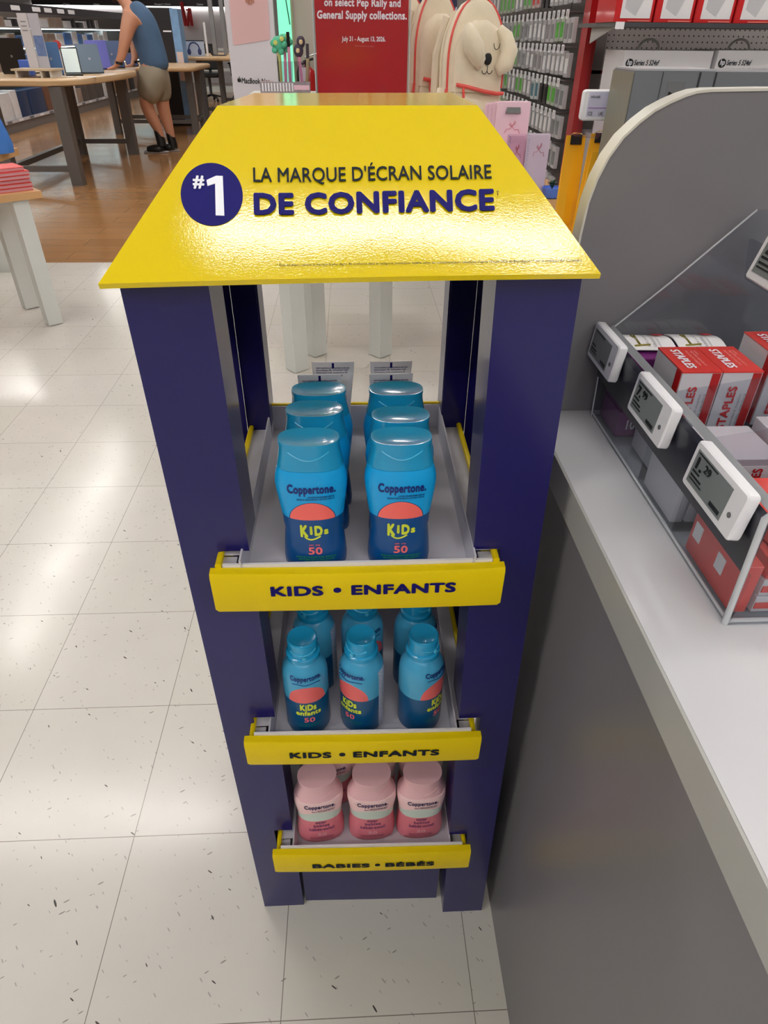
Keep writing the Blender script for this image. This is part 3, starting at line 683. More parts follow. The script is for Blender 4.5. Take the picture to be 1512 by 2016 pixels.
# ---- stock inside the bin ----
PUR=mat('purple_card',(112,36,110),.45); STR=mat('staple_box_red',(214,52,44),.3,coat=.5,coatr=.08); STW=mat('staple_box_white',(206,204,210),.4); CLB=mat('frosted_box',(190,186,194),.3); GOLD=mat('gold_metal',(150,138,60),.35,metal=.6)
def fastener(label,x,y,z,topcard):
    t=thing('fastener_pack',label,'fastener pack',(x,y,z),0,'purple and white fastener packs')
    w,l,h=.052,.054,.030
    B().rbox(x-w/2,x+w/2,y-l/2,y+l/2,z,z+h,.002,2).build('pack_body',PUR,t,30)
    if topcard:
        b=B(); R=[]
        for i in range(7):
            s=i/6; zz=z+h+.004+.004*math.sin(s*math.pi)
            yy=y-l/2+.014+s*(l-.012); R.append([(x-w/2-.001,yy,zz),(x+w/2,yy,zz-.001),(x+w/2,yy,zz-.0005),(x-w/2-.001,yy,zz+.001)])
        b.loft(R); c=b.build('top_card',WHITEC,t,40)
        f=lambda a0,a1,b0,b1:(lambda s,q:Vector((x-w/2+(a0+(a1-a0)*s)*w,y-l/2+.014+(b0+(b1-b0)*q)*(l-.012),z+h+.0052+.004*math.sin((b0+(b1-b0)*q)*math.pi))))
        # words run away from the aisle: rotated a quarter turn
        g=lambda a0,a1,b0,b1:(lambda s,q:f(a0,a1,b0,b1)(q,1-s))
        text([('Paper Fasteners',g(.52,.62,.08,.85)),('Attaches pour papier',g(.40,.48,.08,.85)),('with compressors',g(.64,.70,.08,.7))],GREYT,c)
        q=B(); 
        for sx,l_ in ((-.012,.9),(.004,1)): q.tube([f(.22,.3,.12,.2)(.5,.5),f(.22+sx*8,.3,.7,.75)(.5,.5)],.0011,6)
        q.tube([f(.12,.16,.1,.16)(.5,.5),f(.44,.5,.14,.2)(.5,.5)],.0010,6); q.build('fastener_picture',GOLD,c,40)
        b=B(); b.hexa([f(.7,.9,.72,.95)(*p) for p in((0,0),(1,0),(1,1),(0,1))],[f(.7,.9,.72,.95)(*p)+Vector((0,0,.0004)) for p in((0,0),(1,0),(1,1),(0,1))]); b.build('red_flag',RED,c,0)
    else:
        text([('100',lambda s,q:Vector((x-w*.3+w*.3*s,y-l/2-.0006,z+h*.3+h*.4*q)),.02)],WI,t)
    return t
ZF=ZW+.0035
for i in range(3):
    fastener('purple fastener pack, %s of the left stack in the bin'%('bottom','middle','top one with white card')[i],.4505,.2925,ZF+.031*i,i==2)
    fastener('purple fastener pack, %s of the right stack in the bin'%('bottom','middle','top one with white card')[i],.5055,.2925,ZF+.031*i,i==2)
def staples(label,x,y,z,rz=0,h=.072):
    t=thing('staple_box',label,'staple box',(x,y,z),rz,'red topped boxes of staples in the bin')
    w,l=.0385,.060; X0,X1,Y0,Y1=x-w/2+.0005,x+w/2-.0005,y-l/2,y+l/2
    B().box(X0,X1,Y0,Y1,z,z+h).build('carton',STW,t,0)
    B().box(X0-.0004,X1+.0004,Y0-.0004,Y1+.0004,z+h-.0005,z+h+.0006).build('red_top',STR,t,0)
    B().box(X1-.009,X1-.001,Y0-.0006,Y0+.001,z,z+h-.001).build('red_stripe',mat('dark_red_stripe',(176,24,26),.4),t,0)
    B().box(X0-.0006,X0+.001,Y0+.002,Y0+.012,z,z+h-.001).build('red_stripe',MATS['dark_red_stripe'],t,0)
    text([('STAPLES',lambda s,q:Vector((X1-.012-(1-q)*.009-.006,Y0-.0008,z+.014+s*.045)) if 0 else Vector((X0+.009+(1-q)*.0085,Y0-.0008,z+.012+s*.046)),.03)],REDT,t)
    text([('STAPLES',lambda s,q:Vector((X0+.006+(q)*-.0+.009*(1-q) ,Y0+.010+(1-s)*.0+s*.042,z+h+.001)) if 0 else Vector((X0+.0075+.0095*q,Y1-.008-s*.044,z+h+.001)),.03)],WI,t)
    text([('Standard staples',lambda s,q:Vector((X0+.021+.0035*q,Y1-.010-s*.036,z+h+.001))),('Agrafes standard',lambda s,q:Vector((X0+.026+.0035*q,Y1-.010-s*.036,z+h+.001))),('5000',lambda s,q:Vector((X0+.0305+.002*q,Y1-.010-s*.01,z+h+.001)))],mat('soft_white_ink',(236,170,165),.5),t)
    text([('Standard staples',lambda s,q:Vector((X0+.021+.003*(1-q),Y0-.0008,z+.014+s*.036))),('Agrafes standard',lambda s,q:Vector((X0+.0255+.003*(1-q),Y0-.0008,z+.014+s*.036)))],GREYT,t)
    return t
ZL=.9275
staples('red and white staple box, left one of the wrapped pair facing the aisle',.4575,.2165,ZL)
staples('red and white staple box, right one of the wrapped pair facing the aisle',.4965,.2165,ZL)
staples('red and white staple box raised behind the wrapped pair, towards the frame edge',.546,.225,ZL+.012)
staples('red and white staple box at the frame edge, lying lower than its neighbour',.590,.217,ZL+.004)
def cbox(name,label,cat,x0,x1,a0,a1,z0,z1,m,grp,band=None,words=None):
    t=thing(name,label,cat,((x0+x1)/2,(a0+a1)/2,z0),0,grp)
    B().rbox(x0,x1,a0,a1,z0,z1,.0015,2).build('carton',m,t,30)
    return t
for i,(x0,x1) in enumerate(((.437,.4765),(.4775,.5165),(.526,.566),(.571,.61))):
    cbox('white_carton','plain white carton under the staple boxes, %s from the aisle'%NUM[i+1],'carton',x0,x1,.186,.247,ZF,ZL-.0008 if i<3 else ZL+.003-.0008,STW,'white cartons under the staple boxes')
# frosted boxes in the middle compartment
t=cbox('frosted_pin_box','frosted box with a torn red and white label in the middle compartment','small box',.437,.505,.105,.165,ZF,.955,CLB,'frosted boxes')
B().box(.442,.500,.1044,.1052,.905,.948).build('box_label',WHITEC,t,0)
B().box(.444,.454,.1037,.1045,.912,.945).build('red_band',RED,t,0)
text([('STAPLES',lambda s,q:Vector((.482+.009*(1-q),.1038,.908+s*.038)),.03)],REDT,t)
cbox('frosted_pin_box','frosted box beside the labelled one, nearer the frame edge','small box',.512,.60,.105,.170,ZF,.962,CLB,'frosted boxes')
cbox('frosted_pin_box','small frosted box lying against the bin front in the middle compartment','small box',.423,.435,.105,.172,ZF,.926,STW,'frosted boxes')
# red packs near end
RP=mat('red_pack',(222,70,62),.4,coat=.3)
t=cbox('red_card_pack','red card pack with white tabs pressed against the near end of the bin','card pack',.4225,.436,-.012,.070,ZF,.934,RP,'red card packs')
for a0 in (.012,.052): B().box(.4217,.4228,a0,a0+.012,.905,.92).build('white_tab',WHITEC,t,0)
for i in range(3):
    x0=.440+.0*i; z=ZF+.017*i
    t=cbox('red_card_pack','flat red and white card pack, %s of the near stack in the bin'%('bottom','middle','top')[i],'card pack',.440,.60,-.012,.082,z,z+.016,(STW if i<2 else RP),'red card packs')
    B().box(.441,.599,-.0126,-.0115,z+.004,z+.010).build('red_band',RP,t,0)
t=cbox('red_card_pack','bright red folded pack lying on top of the near stack','card pack',.446,.575,.0,.075,ZF+.0515,ZF+.068,RP,'red card packs')
# ================= grey printer cabinet, price holder, envelopes =================
GC=mat('grey_metal_case',(128,132,138),.35,metal=.15); GCS=mat('tan_metal_side',(132,130,116),.4)
X0,X1,Y0,Y1,ZT_=.602,1.5,.90,1.005,1.206
K=thing('grey_carton_cabinet','tall grey cabinet with dark slot standing behind the divider panel','cabinet',(1.0,.95,0))
B().box(X0,X1,Y0,Y1,0,ZT_).build('body',GC,K,0)
B().box(X0-.002,X0-.0003,Y0+.002,Y1,0,ZT_-.002).build('side_skin',GCS,K,0)
B().box(X0+.001,X0+.135,Y0+.002,Y1-.002,ZT_+.0003,ZT_+.003).build('top_lid',mat('pale_metal',(180,182,186),.3),K,0)
B().box(.660,.690,Y0-.0010,Y0+.001,1.155,1.192).build('slot_frame',mat('slot_rim',(120,122,124),.4),K,0)
B().hexa([(.661,Y0-.0025,1.156),(.683,Y0-.0025,1.156),(.683,Y0-.001,1.156),(.661,Y0-.001,1.156)],[(.664,Y0-.0025,1.178),(.683,Y0-.0025,1.170),(.683,Y0-.001,1.170),(.664,Y0-.001,1.178)]).build('slot_hole',BLACK,K,0)
for xx,w in ((.709,.003),(.736,.0025),(.648,.0008)): B().box(xx,xx+w,Y0-.0012,Y0,1.10,ZT_-.001).build('seam',mat('seam_dark',(50,52,56),.5),K,0)
HY=1.03
t=thing('shelf_price_holder','white square label holder showing small certification print, left of the grey cabinet','label holder',(.6,HY,1.09))
x0,x1=.5625,.650
B().rbox(x0,x1,HY,HY+.014,1.124,1.1725,.006,3,'y').build('holder_frame',WHITE,t,30)
B().box(x0+.010,x1-.002,HY-.0008,HY+.0005,1.131,1.169).build('screen',mat('lilac_screen',(205,204,226),.3),t,0)
L=lambda a0,a1,z0,z1:(lambda s,q:Vector((a0+(a1-a0)*s,HY-.0015,z0+(z1-z0)*q)))
text([('CE',L(x0+.012,x0+.021,1.1325,1.1385),.02),('UK',L(x0+.032,x0+.041,1.1325,1.1385),.01)],GREYT,t); text([('DATA-LABEL',L(x0+.013,x0+.031,1.160,1.1635),.02)],GREYT,t)
B().box(x0+.012,x1-.006,HY-.0013,HY-.0007,1.1435,1.1455).build('purple_line',mat('lilac_line',(170,140,190),.5),t,0)
B().hexa([(x0-.004,HY,1.098),(x0+.040,HY,1.094),(x0+.040,HY+.03,1.094),(x0-.004,HY+.03,1.098)],[(x0-.002,HY,1.1235),(x0+.06,HY,1.1235),(x0+.06,HY+.03,1.1235),(x0-.002,HY+.03,1.1235)]).build('clip_arm',TAPE,t,0)
B().box(x1-.03,x1-.02,HY+.014,1.05,1.10,1.16).build('stem',DGREY,t,0)
ENV=mat('manila_yellow',(246,182,24),.45,var=.05,vscale=12); ENVD=mat('manila_yellow_side',(206,140,16),.5)
def envelope(label,x,y,zt,w,lean,hgt=.25):
    t=thing('padded_envelope',label,'envelope',(x,y,zt-hgt),0,'yellow padded envelopes behind the divider')
    b=B(); R=[]
    for i in range(9):
        s=i/8; z=zt-hgt*(1-s); th=.016*(1-s**2)+.0015; ww=w*(1+.06*math.sin(s*3)); xo=lean*(1-s)
        R.append([(x-ww/2+xo,y-th*.3,z),(x-ww*.15+xo,y-th,z),(x+ww*.2+xo,y-th*.9,z),(x+ww/2+xo,y-th*.3,z),(x+ww/2+xo,y+th*.6,z),(x-ww/2+xo,y+th*.6,z)])
    b.loft(R); b.build('envelope_body',ENV,t,25)
    c=B(); c.hexa([(x-.011,y-.006,zt-.016),(x+.012,y-.006,zt-.016),(x+.012,y+.006,zt-.016),(x-.011,y+.006,zt-.016)],[(x-.011,y-.003,zt+.001),(x+.012,y-.003,zt+.001),(x+.012,y+.003,zt+.001),(x-.011,y+.003,zt+.001)]); cl=c.build('binder_clip',BLACK,t,0)
    B().tube([(x-.011,y,zt+.001),(x-.006,y,zt+.004),(x+.007,y,zt+.004),(x+.012,y,zt+.001)],.0009,6).build('wire',mat('clip_wire',(210,200,120),.25,metal=.8),cl)
envelope('yellow padded envelope furthest left, its clip against the red post',.600,1.16,1.086,.040,.006,.30)
envelope('yellow padded envelope with clip just right of the red post',.637,1.12,1.094,.038,-.006,.30)
envelope('yellow padded envelope lowest on the right, tucked behind the divider edge',.640,1.085,1.066,.050,-.016,.28)
t=thing('envelope_rack','low white rack holding the yellow envelopes behind the divider panel','rack',(.62,1.1,0))
B().box(.57,.75,1.06,1.22,0,.77).build('rack_box',LEGW,t,0)
# ================= table behind the stand =================
WOOD=mat('light_oak_top',(206,160,110),.4,var=.12,vscale=6)
def wtable(label,x0,x1,a0,a1,zt,legs,lw=.08,cat='table',top=.03,turn=0):
    t=thing('display_table',label,cat,((x0+x1)/2,(a0+a1)/2,0))
    B().box(x0,x1,a0,a1,zt-top,zt).build('tabletop',WOOD,t,0)
    for lx,ly in legs:
        q=lw/2; M=Matrix.Translation((lx+q,ly+q,0))@Matrix.Rotation(turn,4,'Z')
        B(M).box(-q,q,-q,q,.004,zt-top).build('leg',LEGW,t,0)
        B(M).box(-q+.01,q-.01,-q+.01,q-.01,0,.004).build('foot_pad',BLACK,t,0)
    return t
wtable('pale wood display table with thick white legs behind the sunscreen stand',-.35,1.0,2.36,3.1,.74,((-.165,2.44),(.225,2.60),(.90,2.5),(-.085,2.62),(.90,2.95)),.075,turn=.72)
# acrylic sign holder with red sale sign
RS=mat('red_sign_card',(198,22,32),.3)
S=thing('sale_sign','tall red back-to-school sale sign in a clear acrylic holder','sign',(.18,2.5,.74))
SY=2.5; sx0,sx1=at(625,100,y=SY).x,at(800,100,y=SY).x
def spix(u,v,lift=.0): p=at(u,v,y=SY-.004-lift); return p
b=B(); b.box(sx0-.004,sx1+.004,SY-.004,SY+.000,.745,1.62)
b.build('sign_card',RS,S,0)
b=B(); b.box(sx0-.012,sx1+.012,SY-.0075,SY-.0048,.745,1.63); b.box(sx0-.012,sx1+.012,SY+.002,SY+.005,.745,1.63); b.build('acrylic_sleeve',clear('sleeve_acrylic',(246,248,250),.12,.25),S,0)
B().box(sx0-.03,sx1+.03,SY-.05,SY+.05,.74,.7448).build('base_plate',ACR,S,0)
B().box(sx0-.012,sx0-.009,SY-.008,SY+.006,.745,1.63).box(sx1+.009,sx1+.012,SY-.008,SY+.006,.745,1.63).build('sleeve_edge',ACRE,S,0)
SI=mat('sign_white_ink',(250,236,240),.4)
def sq(u0,u1,vb,vt,dv=0):
    return lambda s,q:at(u0+(u1-u0)*s,vb+(vt-vb)*q+dv*s,y=SY-.0045)
text([('on select Pep Rally and',sq(638,789,17,-4,2),.035),('General Supply collections.',sq(624,801,42,20,2),.04)],SI,S)
text([('July 31 - August 13, 2026.',sq(673,759,84,71,1),.03)],SI,S)
text([('*Some exclusions may apply',sq(698,736,93,88,.5),0)],mat('faint_ink',(230,120,128),.5),S)
# ================= plush backpacks =================
PL=mat('cream_plush',(226,212,186),.95,sheen=.5,bump=.9,bscale=230,var=.06,vscale=30,spec=.15); ZIP=mat('coral_zip',(222,82,74),.5); STI=mat('black_thread',(20,20,20),.7)
def bpack(label,cx,cy,z0,w,h,dp,yaw,face):
    t=thing('plush_backpack',label,'backpack',(cx,cy,z0),yaw,'cream plush dog-face backpacks')
    def ring(z,f=1,ww=None,shift=0):
        s=z/h; k=(1 if s<.55 else math.sqrt(max(0.0,1-((s-.55)/.452)**2.2)))
        W=w/2*(.93+.07*math.sin(s*3.1))*k*f; Dp=dp/2*(.75+.25*math.sin(min(1,s*1.3)*math.pi*.6+.5))*(.35+.65*k)*f
        return W,Dp
    b=B(); R=[]
    for i in range(19):
        z=h*i/18*.999; W,Dp=ring(z); q=1 if i>0 else .8
        R.append([(cx+W*q*math.copysign(abs(math.cos(a))**.75,math.cos(a)),cy+Dp*q*math.copysign(abs(math.sin(a))**.7,math.sin(a)),z0+z) for a in [2*math.pi*k/28 for k in range(28)]])
    b.loft(R); b.build('bag_body',PL,t,70)
    # front pocket
    b=B(); R=[]
    ph=h*.36
    for i in range(9):
        s=i/8; W=w/2*.90*(1-.18*s**4); Dp=.020*(1-s**5*.8)+.004
        yb_=cy-dp*.47
        R.append([(cx+W*math.copysign(abs(math.cos(a))**.6,math.cos(a)),yb_+Dp*1.2*math.copysign(abs(math.sin(a))**.8,math.sin(a)),z0+.006+ph*s) for a in [2*math.pi*k/24 for k in range(24)]])
    b.loft(R); b.build('front_pocket',PL,t,70)
    # front panel carrying the face
    b=B(); R=[]
    for i in range(11):
        s=i/10; z=h*(.34+.50*s); k=math.sqrt(max(0,1-max(0,(s-.5)/.51)**2.3)); W=w/2*.80*k+.003; Dp=.012+.018*k
        R.append([(cx+W*math.copysign(abs(math.cos(a))**.7,math.cos(a)),cy-dp*.40+Dp*math.sin(a)*1.3,z0+z) for a in [2*math.pi*k2/24 for k2 in range(24)]])
    b.loft(R); b.build('face_panel',PL,t,70)
    # zips
    yf_=cy-dp*.40-.036
    B().tube([(cx-w*.40,yf_+.006,z0+h*.395),(cx-w*.2,yf_-.004,z0+h*.375),(cx+w*.05,yf_-.008,z0+h*.345),(cx+w*.28,yf_-.004,z0+h*.325),(cx+w*.42,yf_+.010,z0+h*.325)],.0065,8).build('pocket_zip',ZIP,t)
    B().tube([(cx-w*.31,yf_-.010,z0+h*.372),(cx-w*.30,yf_-.012,z0+h*.30)],.005,6).build('zip_pull',ZIP,t)
    def rs(z,a,o_=1.02):
        W,Dp=ring(z); return (cx+W*o_*math.copysign(abs(math.cos(a))**.75,math.cos(a)),cy+Dp*o_*math.copysign(abs(math.sin(a))**.7,math.sin(a)),z0+z)
    zs=[h*(.36+.62*i/12) for i in range(13)]
    B().tube([rs(z,math.pi+.42) for z in zs]+[rs(z,-.42) for z in zs[::-1]],.0042,6).build('main_zip',ZIP,t)
    B().tube([rs(zs[0],math.pi+.42,1.03),rs(zs[0]-.05,math.pi+.40,1.08)],.006,6).build('zip_pull',ZIP,t)
    B().tube([rs(z,math.pi-.25,1.03) for z in [h*(.10+.8*i/10) for i in range(11)]],.005,6).build('seam_piping',PL,t)
    B().tube([(cx-w*.06,cy,z0+h*.965),(cx-w*.05,cy,z0+h*1.07),(cx+w*.07,cy,z0+h*1.08),(cx+w*.09,cy,z0+h*.965)],.010,8).build('carry_loop',ZIP,t)
    # side pocket and strap
    for s in (-1,):
        b=B(); b.loft([[(cx+s*w*.47+.028*math.cos(a),cy+.01+dp*.26*math.sin(a),z0+.01+h*.34*j/6*(1)) if j not in(0,6) else (cx+s*w*.47+.02*math.cos(a),cy+.01+dp*.2*math.sin(a),z0+.01+h*.34*j/6) for a in [2*math.pi*i/16 for i in range(16)]] for j in range(7)]); b.build('side_pocket',PL,t,70)
        B().tube([(cx+s*w*.40,cy+dp*.42,z0+h*.86),(cx+s*w*.52,cy+dp*.55,z0+h*.6),(cx+s*w*.54,cy+dp*.50,z0+h*.3),(cx+s*w*.44,cy+dp*.42,z0+h*.08)],.016,8).build('shoulder_strap',PL,t)
    if face:
        fx=cx+w*.02; fy=cy-dp*.40-.0385
        # ears: folded flaps
        def ear(pts,name='ear'):
            b=B(); b.tube(pts[0],pts[1],20); b.build(name,PL,t,70)
        ear(([(cx-w*.26,fy+.012,z0+h*.80),(cx-w*.27,fy-.006,z0+h*.745),(cx-w*.20,fy-.014,z0+h*.66),(cx-w*.10,fy-.014,z0+h*.56),(cx-w*.07,fy-.004,z0+h*.51)],[.016,.030,.036,.026,.008]))
        ear(([(cx+w*.26,fy+.014,z0+h*.79),(cx+w*.36,fy+.004,z0+h*.73),(cx+w*.42,fy-.006,z0+h*.63),(cx+w*.36,fy-.012,z0+h*.54),(cx+w*.24,fy-.010,z0+h*.49)],[.014,.026,.032,.032,.018]))
        bx=cx+w*.075; nz=z0+h*.575
        B().ball((bx,fy-.004,nz),.0165,.007,.0195).build('nose',STI,t,70)
        m=B(); m.tube([(bx,fy-.006,nz-.015),(bx,fy-.006,nz-.034)],.0013,5)
        for s in (-1,1): m.tube([(bx+s*(.0105-.0105*math.cos(a)),fy-.005,nz-.034-.011*math.sin(a)) for a in [math.pi*i/10 for i in range(11)]],.0014,5)
        m.build('mouth_stitch',STI,t)
        for ex in (bx-.032*1.05+.066,):
            B().tube([(ex-.0125*math.cos(a),fy-.004,nz+.048-.019*math.sin(a)) for a in [math.pi*i/12 for i in range(13)]],.0013,5).build('eye_stitch',STI,t)
    return t
t=thing('display_riser','white riser block on the table under the backpacks','riser',(.58,2.7,.74))
B().box(.40,.78,2.53,3.0,.74,.93).build('riser_block',LEGW,t,0)
bpack('cream plush dog-face backpack in front, sleepy face and coral pocket zip',.605,2.62,.93,.245,.435,.10,.32,True)
bpack('cream plush backpack in the middle, seen between the sign and the dog-face one',.475,2.80,.93,.22,.46,.085,.5,False)
bpack('cream plush backpack furthest back, edge showing beside the red sign',.37,3.0,.93,.22,.46,.085,.5,False)
t=thing('display_riser','second white riser block under the rear backpacks','riser',(.4,2.9,.74))
t.location=(.3,3.05,.74)
B().box(.20,.399,2.7,3.19,.74,.93).build('riser_block',LEGW,t,0)
# patterned bag hanging behind the backpacks
t=thing('patterned_bag','dark blue and white patterned bag hanging behind the backpacks','bag',(.52,3.5,1.1))
m,nt,bs,vec,xyz,n=newmat('blue_floral_cloth',.8)
vo=nt.nodes.new('ShaderNodeTexVoronoi'); vo.inputs['Scale'].default_value=26; nt.links.new(vec,vo.inputs['Vector'])
nt.links.new(n.mix(n.m('LESS_THAN',vo.outputs['Distance'],.36),srgb((40,46,76)),srgb((186,196,216))),bs.inputs['Base Color'])
b=B(); b.loft([[(.52+.14*q*math.cos(a),3.5+.05*q*math.sin(a),1.05+.09*j) for a in [2*math.pi*i/16 for i in range(16)]] for j,q in enumerate((.8,1,1,.95,.9,.6))]); b.build('bag_body',m,t,60)
B().tube([(.46,3.5,1.5),(.47,3.5,1.62),(.57,3.5,1.62),(.58,3.5,1.5)],.008).build('handle',NAVYT,t)
# ================= pink stationery on the table =================
PK=mat('pale_pink_plastic',(240,202,216),.25,coat=.5,var=.04,vscale=30); PKD=mat('pink_card',(236,184,202),.4); BOW=mat('bow_ink',(214,110,124),.5); SIL=mat('silver_clip',(150,152,150),.25,metal=.9)
def bow(P,par):
    b=B()
    b.tube([P(.50,.60),P(.40,.74),P(.36,.66),P(.50,.60),P(.64,.72),P(.60,.80),P(.50,.60)],.0009,5)
    b.tube([P(.50,.60),P(.40,.50),P(.26,.50),P(.20,.36)],.0008,5); b.tube([P(.50,.60),P(.62,.47),P(.78,.49),P(.84,.34)],.0008,5); b.build('bow_print',BOW,par)
for i in range(4):
    x0,y_=.683-.012*i,2.47+.014*i
    t=thing('pink_clipboard','pale pink clipboard, %s'%('front one with silver clip and bow print','second behind the silver-clipped one','third in the upright row','rearmost in the upright row')[i],'clipboard',(x0+.065,y_,.74),0,'pale pink clipboards standing in a row')
    B().rbox(x0,x0+.128,y_,y_+.010,.74,1.055-.003*i,.012,4,'y').build('board',PK,t,40)
    if i==0:
        B().hexa([(x0+.036,y_-.010,1.018),(x0+.090,y_-.010,1.018),(x0+.092,y_-.0005,1.014),(x0+.034,y_-.0005,1.014)],[(x0+.038,y_-.008,1.034),(x0+.088,y_-.008,1.034),(x0+.088,y_-.0005,1.036),(x0+.038,y_-.0005,1.036)]).build('metal_clip',SIL,t,0)
        bow(lambda s,q:Vector((x0+.02+.09*s,y_-.001,.92+.09*q)),t)
def notebook(label,x0,y_,z0,w,h,mm,spin):
    t=thing('wrapped_notebook',label,'notebook',(x0+w/2,y_,z0),0,'pink spiral notebooks in clear wrap')
    B().rbox(x0,x0+w,y_,y_+.014,z0,z0+h,.004,2,'y').build('cover',mm,t,30)
    b=B()
    for i in range(int(h/.0085)): b.tube([(x0+.007+.0035*math.cos(a),y_-.001-.003*math.sin(a),z0+.006+i*.0085+.001*a) for a in [k*1.05-1 for k in range(6)]],.0011,4)
    b.build('spiral_binding',mat('spiral_white',(214,208,226),.3),t)
    bow(lambda s,q:Vector((x0+.015+(w-.02)*s,y_-.0015,z0+h*.45+h*.5*q)),t)
    b=B(); b.box(x0-.003,x0+w+.003,y_-.006,y_-.0055,z0-.0,z0+h+.004); b.build('clear_wrap',TAPE,t,0)
notebook('wrapped pink spiral notebook leaning left of its paler twin',.728,2.425,.745,.068,.205,PKD,0)
notebook('wrapped pale spiral notebook beside the blue plant pot',.800,2.420,.755,.088,.200,mat('pale_blush_card',(242,228,234),.4),0)
t=thing('potted_plant','tiny green plant in a blue pot at the table corner','potted plant',(.872,2.375,.74))
t.location=(.893,2.385,.74)
B().lathe([(.026,0),(.033,.006),(.038,.034),(.040,.038),(.036,.038),(.034,.032),(.001,.032)],(.893,2.385,.7402),20).build('pot',mat('blue_pot',(86,122,214),.35),t,50)
b=B()
for i in range(14):
    a=i*2.4; e=.3+.7*((i*37)%10)/10; q=Vector((.893+.028*math.cos(a)*e,2.385+.028*math.sin(a)*e,.785+.018*(1-e)+.006)); c=Vector((.893,2.385,.772)); sd=Vector((-math.sin(a),math.cos(a),0))*.006; mid=(q+c)/2+Vector((0,0,.006))
    b.hexa([c-sd*.3,mid-sd,mid+sd,c+sd*.3],[c-sd*.3+Vector((0,0,.001)),mid-sd+Vector((0,0,.001)),mid+sd+Vector((0,0,.001)),c+sd*.3+Vector((0,0,.001))]); b.hexa([mid-sd,q-sd*.2,q+sd*.2,mid+sd],[mid-sd+Vector((0,0,.001)),q-sd*.2+Vector((0,0,.001)),q+sd*.2+Vector((0,0,.001)),mid+sd+Vector((0,0,.001))])
b.build('leaves',mat('dark_leaf',(34,66,46),.5),t,30)
# pens in clear cups and small wrapped boxes left of the sign
t=thing('display_riser','low white riser under the pen cups left of the sign','riser',(-.1,2.6,.74))
B().box(-.24,.005,2.55,2.75,.74,1.065).build('riser_block',LEGW,t,0)
t=thing('wrapped_pencil_box','long glossy wrapped pencil box lying in front of the pen cups','pencil box',(-.11,2.57,1.066),0)
B().box(-.195,-.01,2.553,2.60,1.0655,1.1045).build('box_body',mat('wrapped_print',(160,150,156),.15,coat=.8,var=.5,vscale=160),t,0)
for i in range(11): 
    x=-.188+.011*i; B().box(x,x+.0055,2.5518,2.5528,1.075,1.101).build('white_mark',WHITE,t,0)
B().box(-.07,-.012,2.5515,2.5528,1.080,1.095).build('pink_mark',PK,t,0)
def cup(label,x,y,items):
    t=thing('clear_pen_cup',label,'pen cup',(x,y,1.0655),0,'clear cups of novelty pens')
    B().lathe([(.026,0),(.030,.10),(.0285,.10),(.0245,.002)],(x,y,1.0655),20,True,True).build('cup_wall',TAPE,t,50)
    return t
cup('clear cup holding green and pink novelty pens',-.105,2.64,0); cup('clear cup holding the dark dotted novelty pen',-.040,2.64,0)
def pen(label,x,y,z0,z1,m,topm,kind,dx=0):
    t=thing('novelty_pen',label,'pen',(x,y,z0),0,'novelty pens')
    B().tube([(x,y,z0),(x+dx,y,z1)],.0055,8).build('barrel',m,t)
    X=x+dx
    if kind=='blob':
        b=B(); b.ball((X,y,z1+.02),.027,.02,.024); 
        for k in range(5): a=k*1.2+.3; b.ball((X+.022*math.cos(a),y-.008,z1+.012+.018*math.sin(a)),.011)
        b.build('topper',topm,t,70); 
        for px,pz in ((-.010,.022),(.014,.034)): B().ball((X+px,y-.02,z1+pz),.008,.003,.008).build('yellow_spot',mat('spot_yellow',(216,220,120),.5),t,70)
    elif kind=='fig8':
        B().ball((X,y,z1+.014),.018,.012,.022).ball((X+.010,y,z1+.040),.016,.012,.020).build('topper',topm,t,70)
        for px,pz in ((-.002,.014),(.011,.040)): B().ball((X+px,y-.011,z1+pz),.007,.003,.008).build('cream_spot',mat('spot_cream',(232,210,160),.5),t,70)
    else: B().tube([(X,y,z1),(X,y,z1+.045)],.006,8).build('topper',topm,t)
GRN=mat('green_plush',(88,190,150),.7); PNK=mat('pen_pink',(232,160,190),.4)
pen('pen with a green spotted monster topper',-.122,2.635,1.069,1.200,mat('pen_lime',(200,210,130),.4),GRN,'blob')
pen('pen with a green topper, behind the monster one',-.108,2.655,1.069,1.207,PNK,GRN,'blob',.006)
pen('pink pen with a black cap, upright',-.088,2.632,1.069,1.210,PNK,BLACK,'cap',.002)
pen('pink pen with a dark figure-eight topper and cream spots',-.040,2.632,1.069,1.185,PNK,mat('dark_topper',(70,60,80),.6),'fig8',-.010)
pen('pale pen leaning to the right in the second cup',-.030,2.655,1.069,1.175,mat('pen_lime2',(206,200,150),.4),mat('dark_topper2',(90,84,92),.6),'cap',.012)
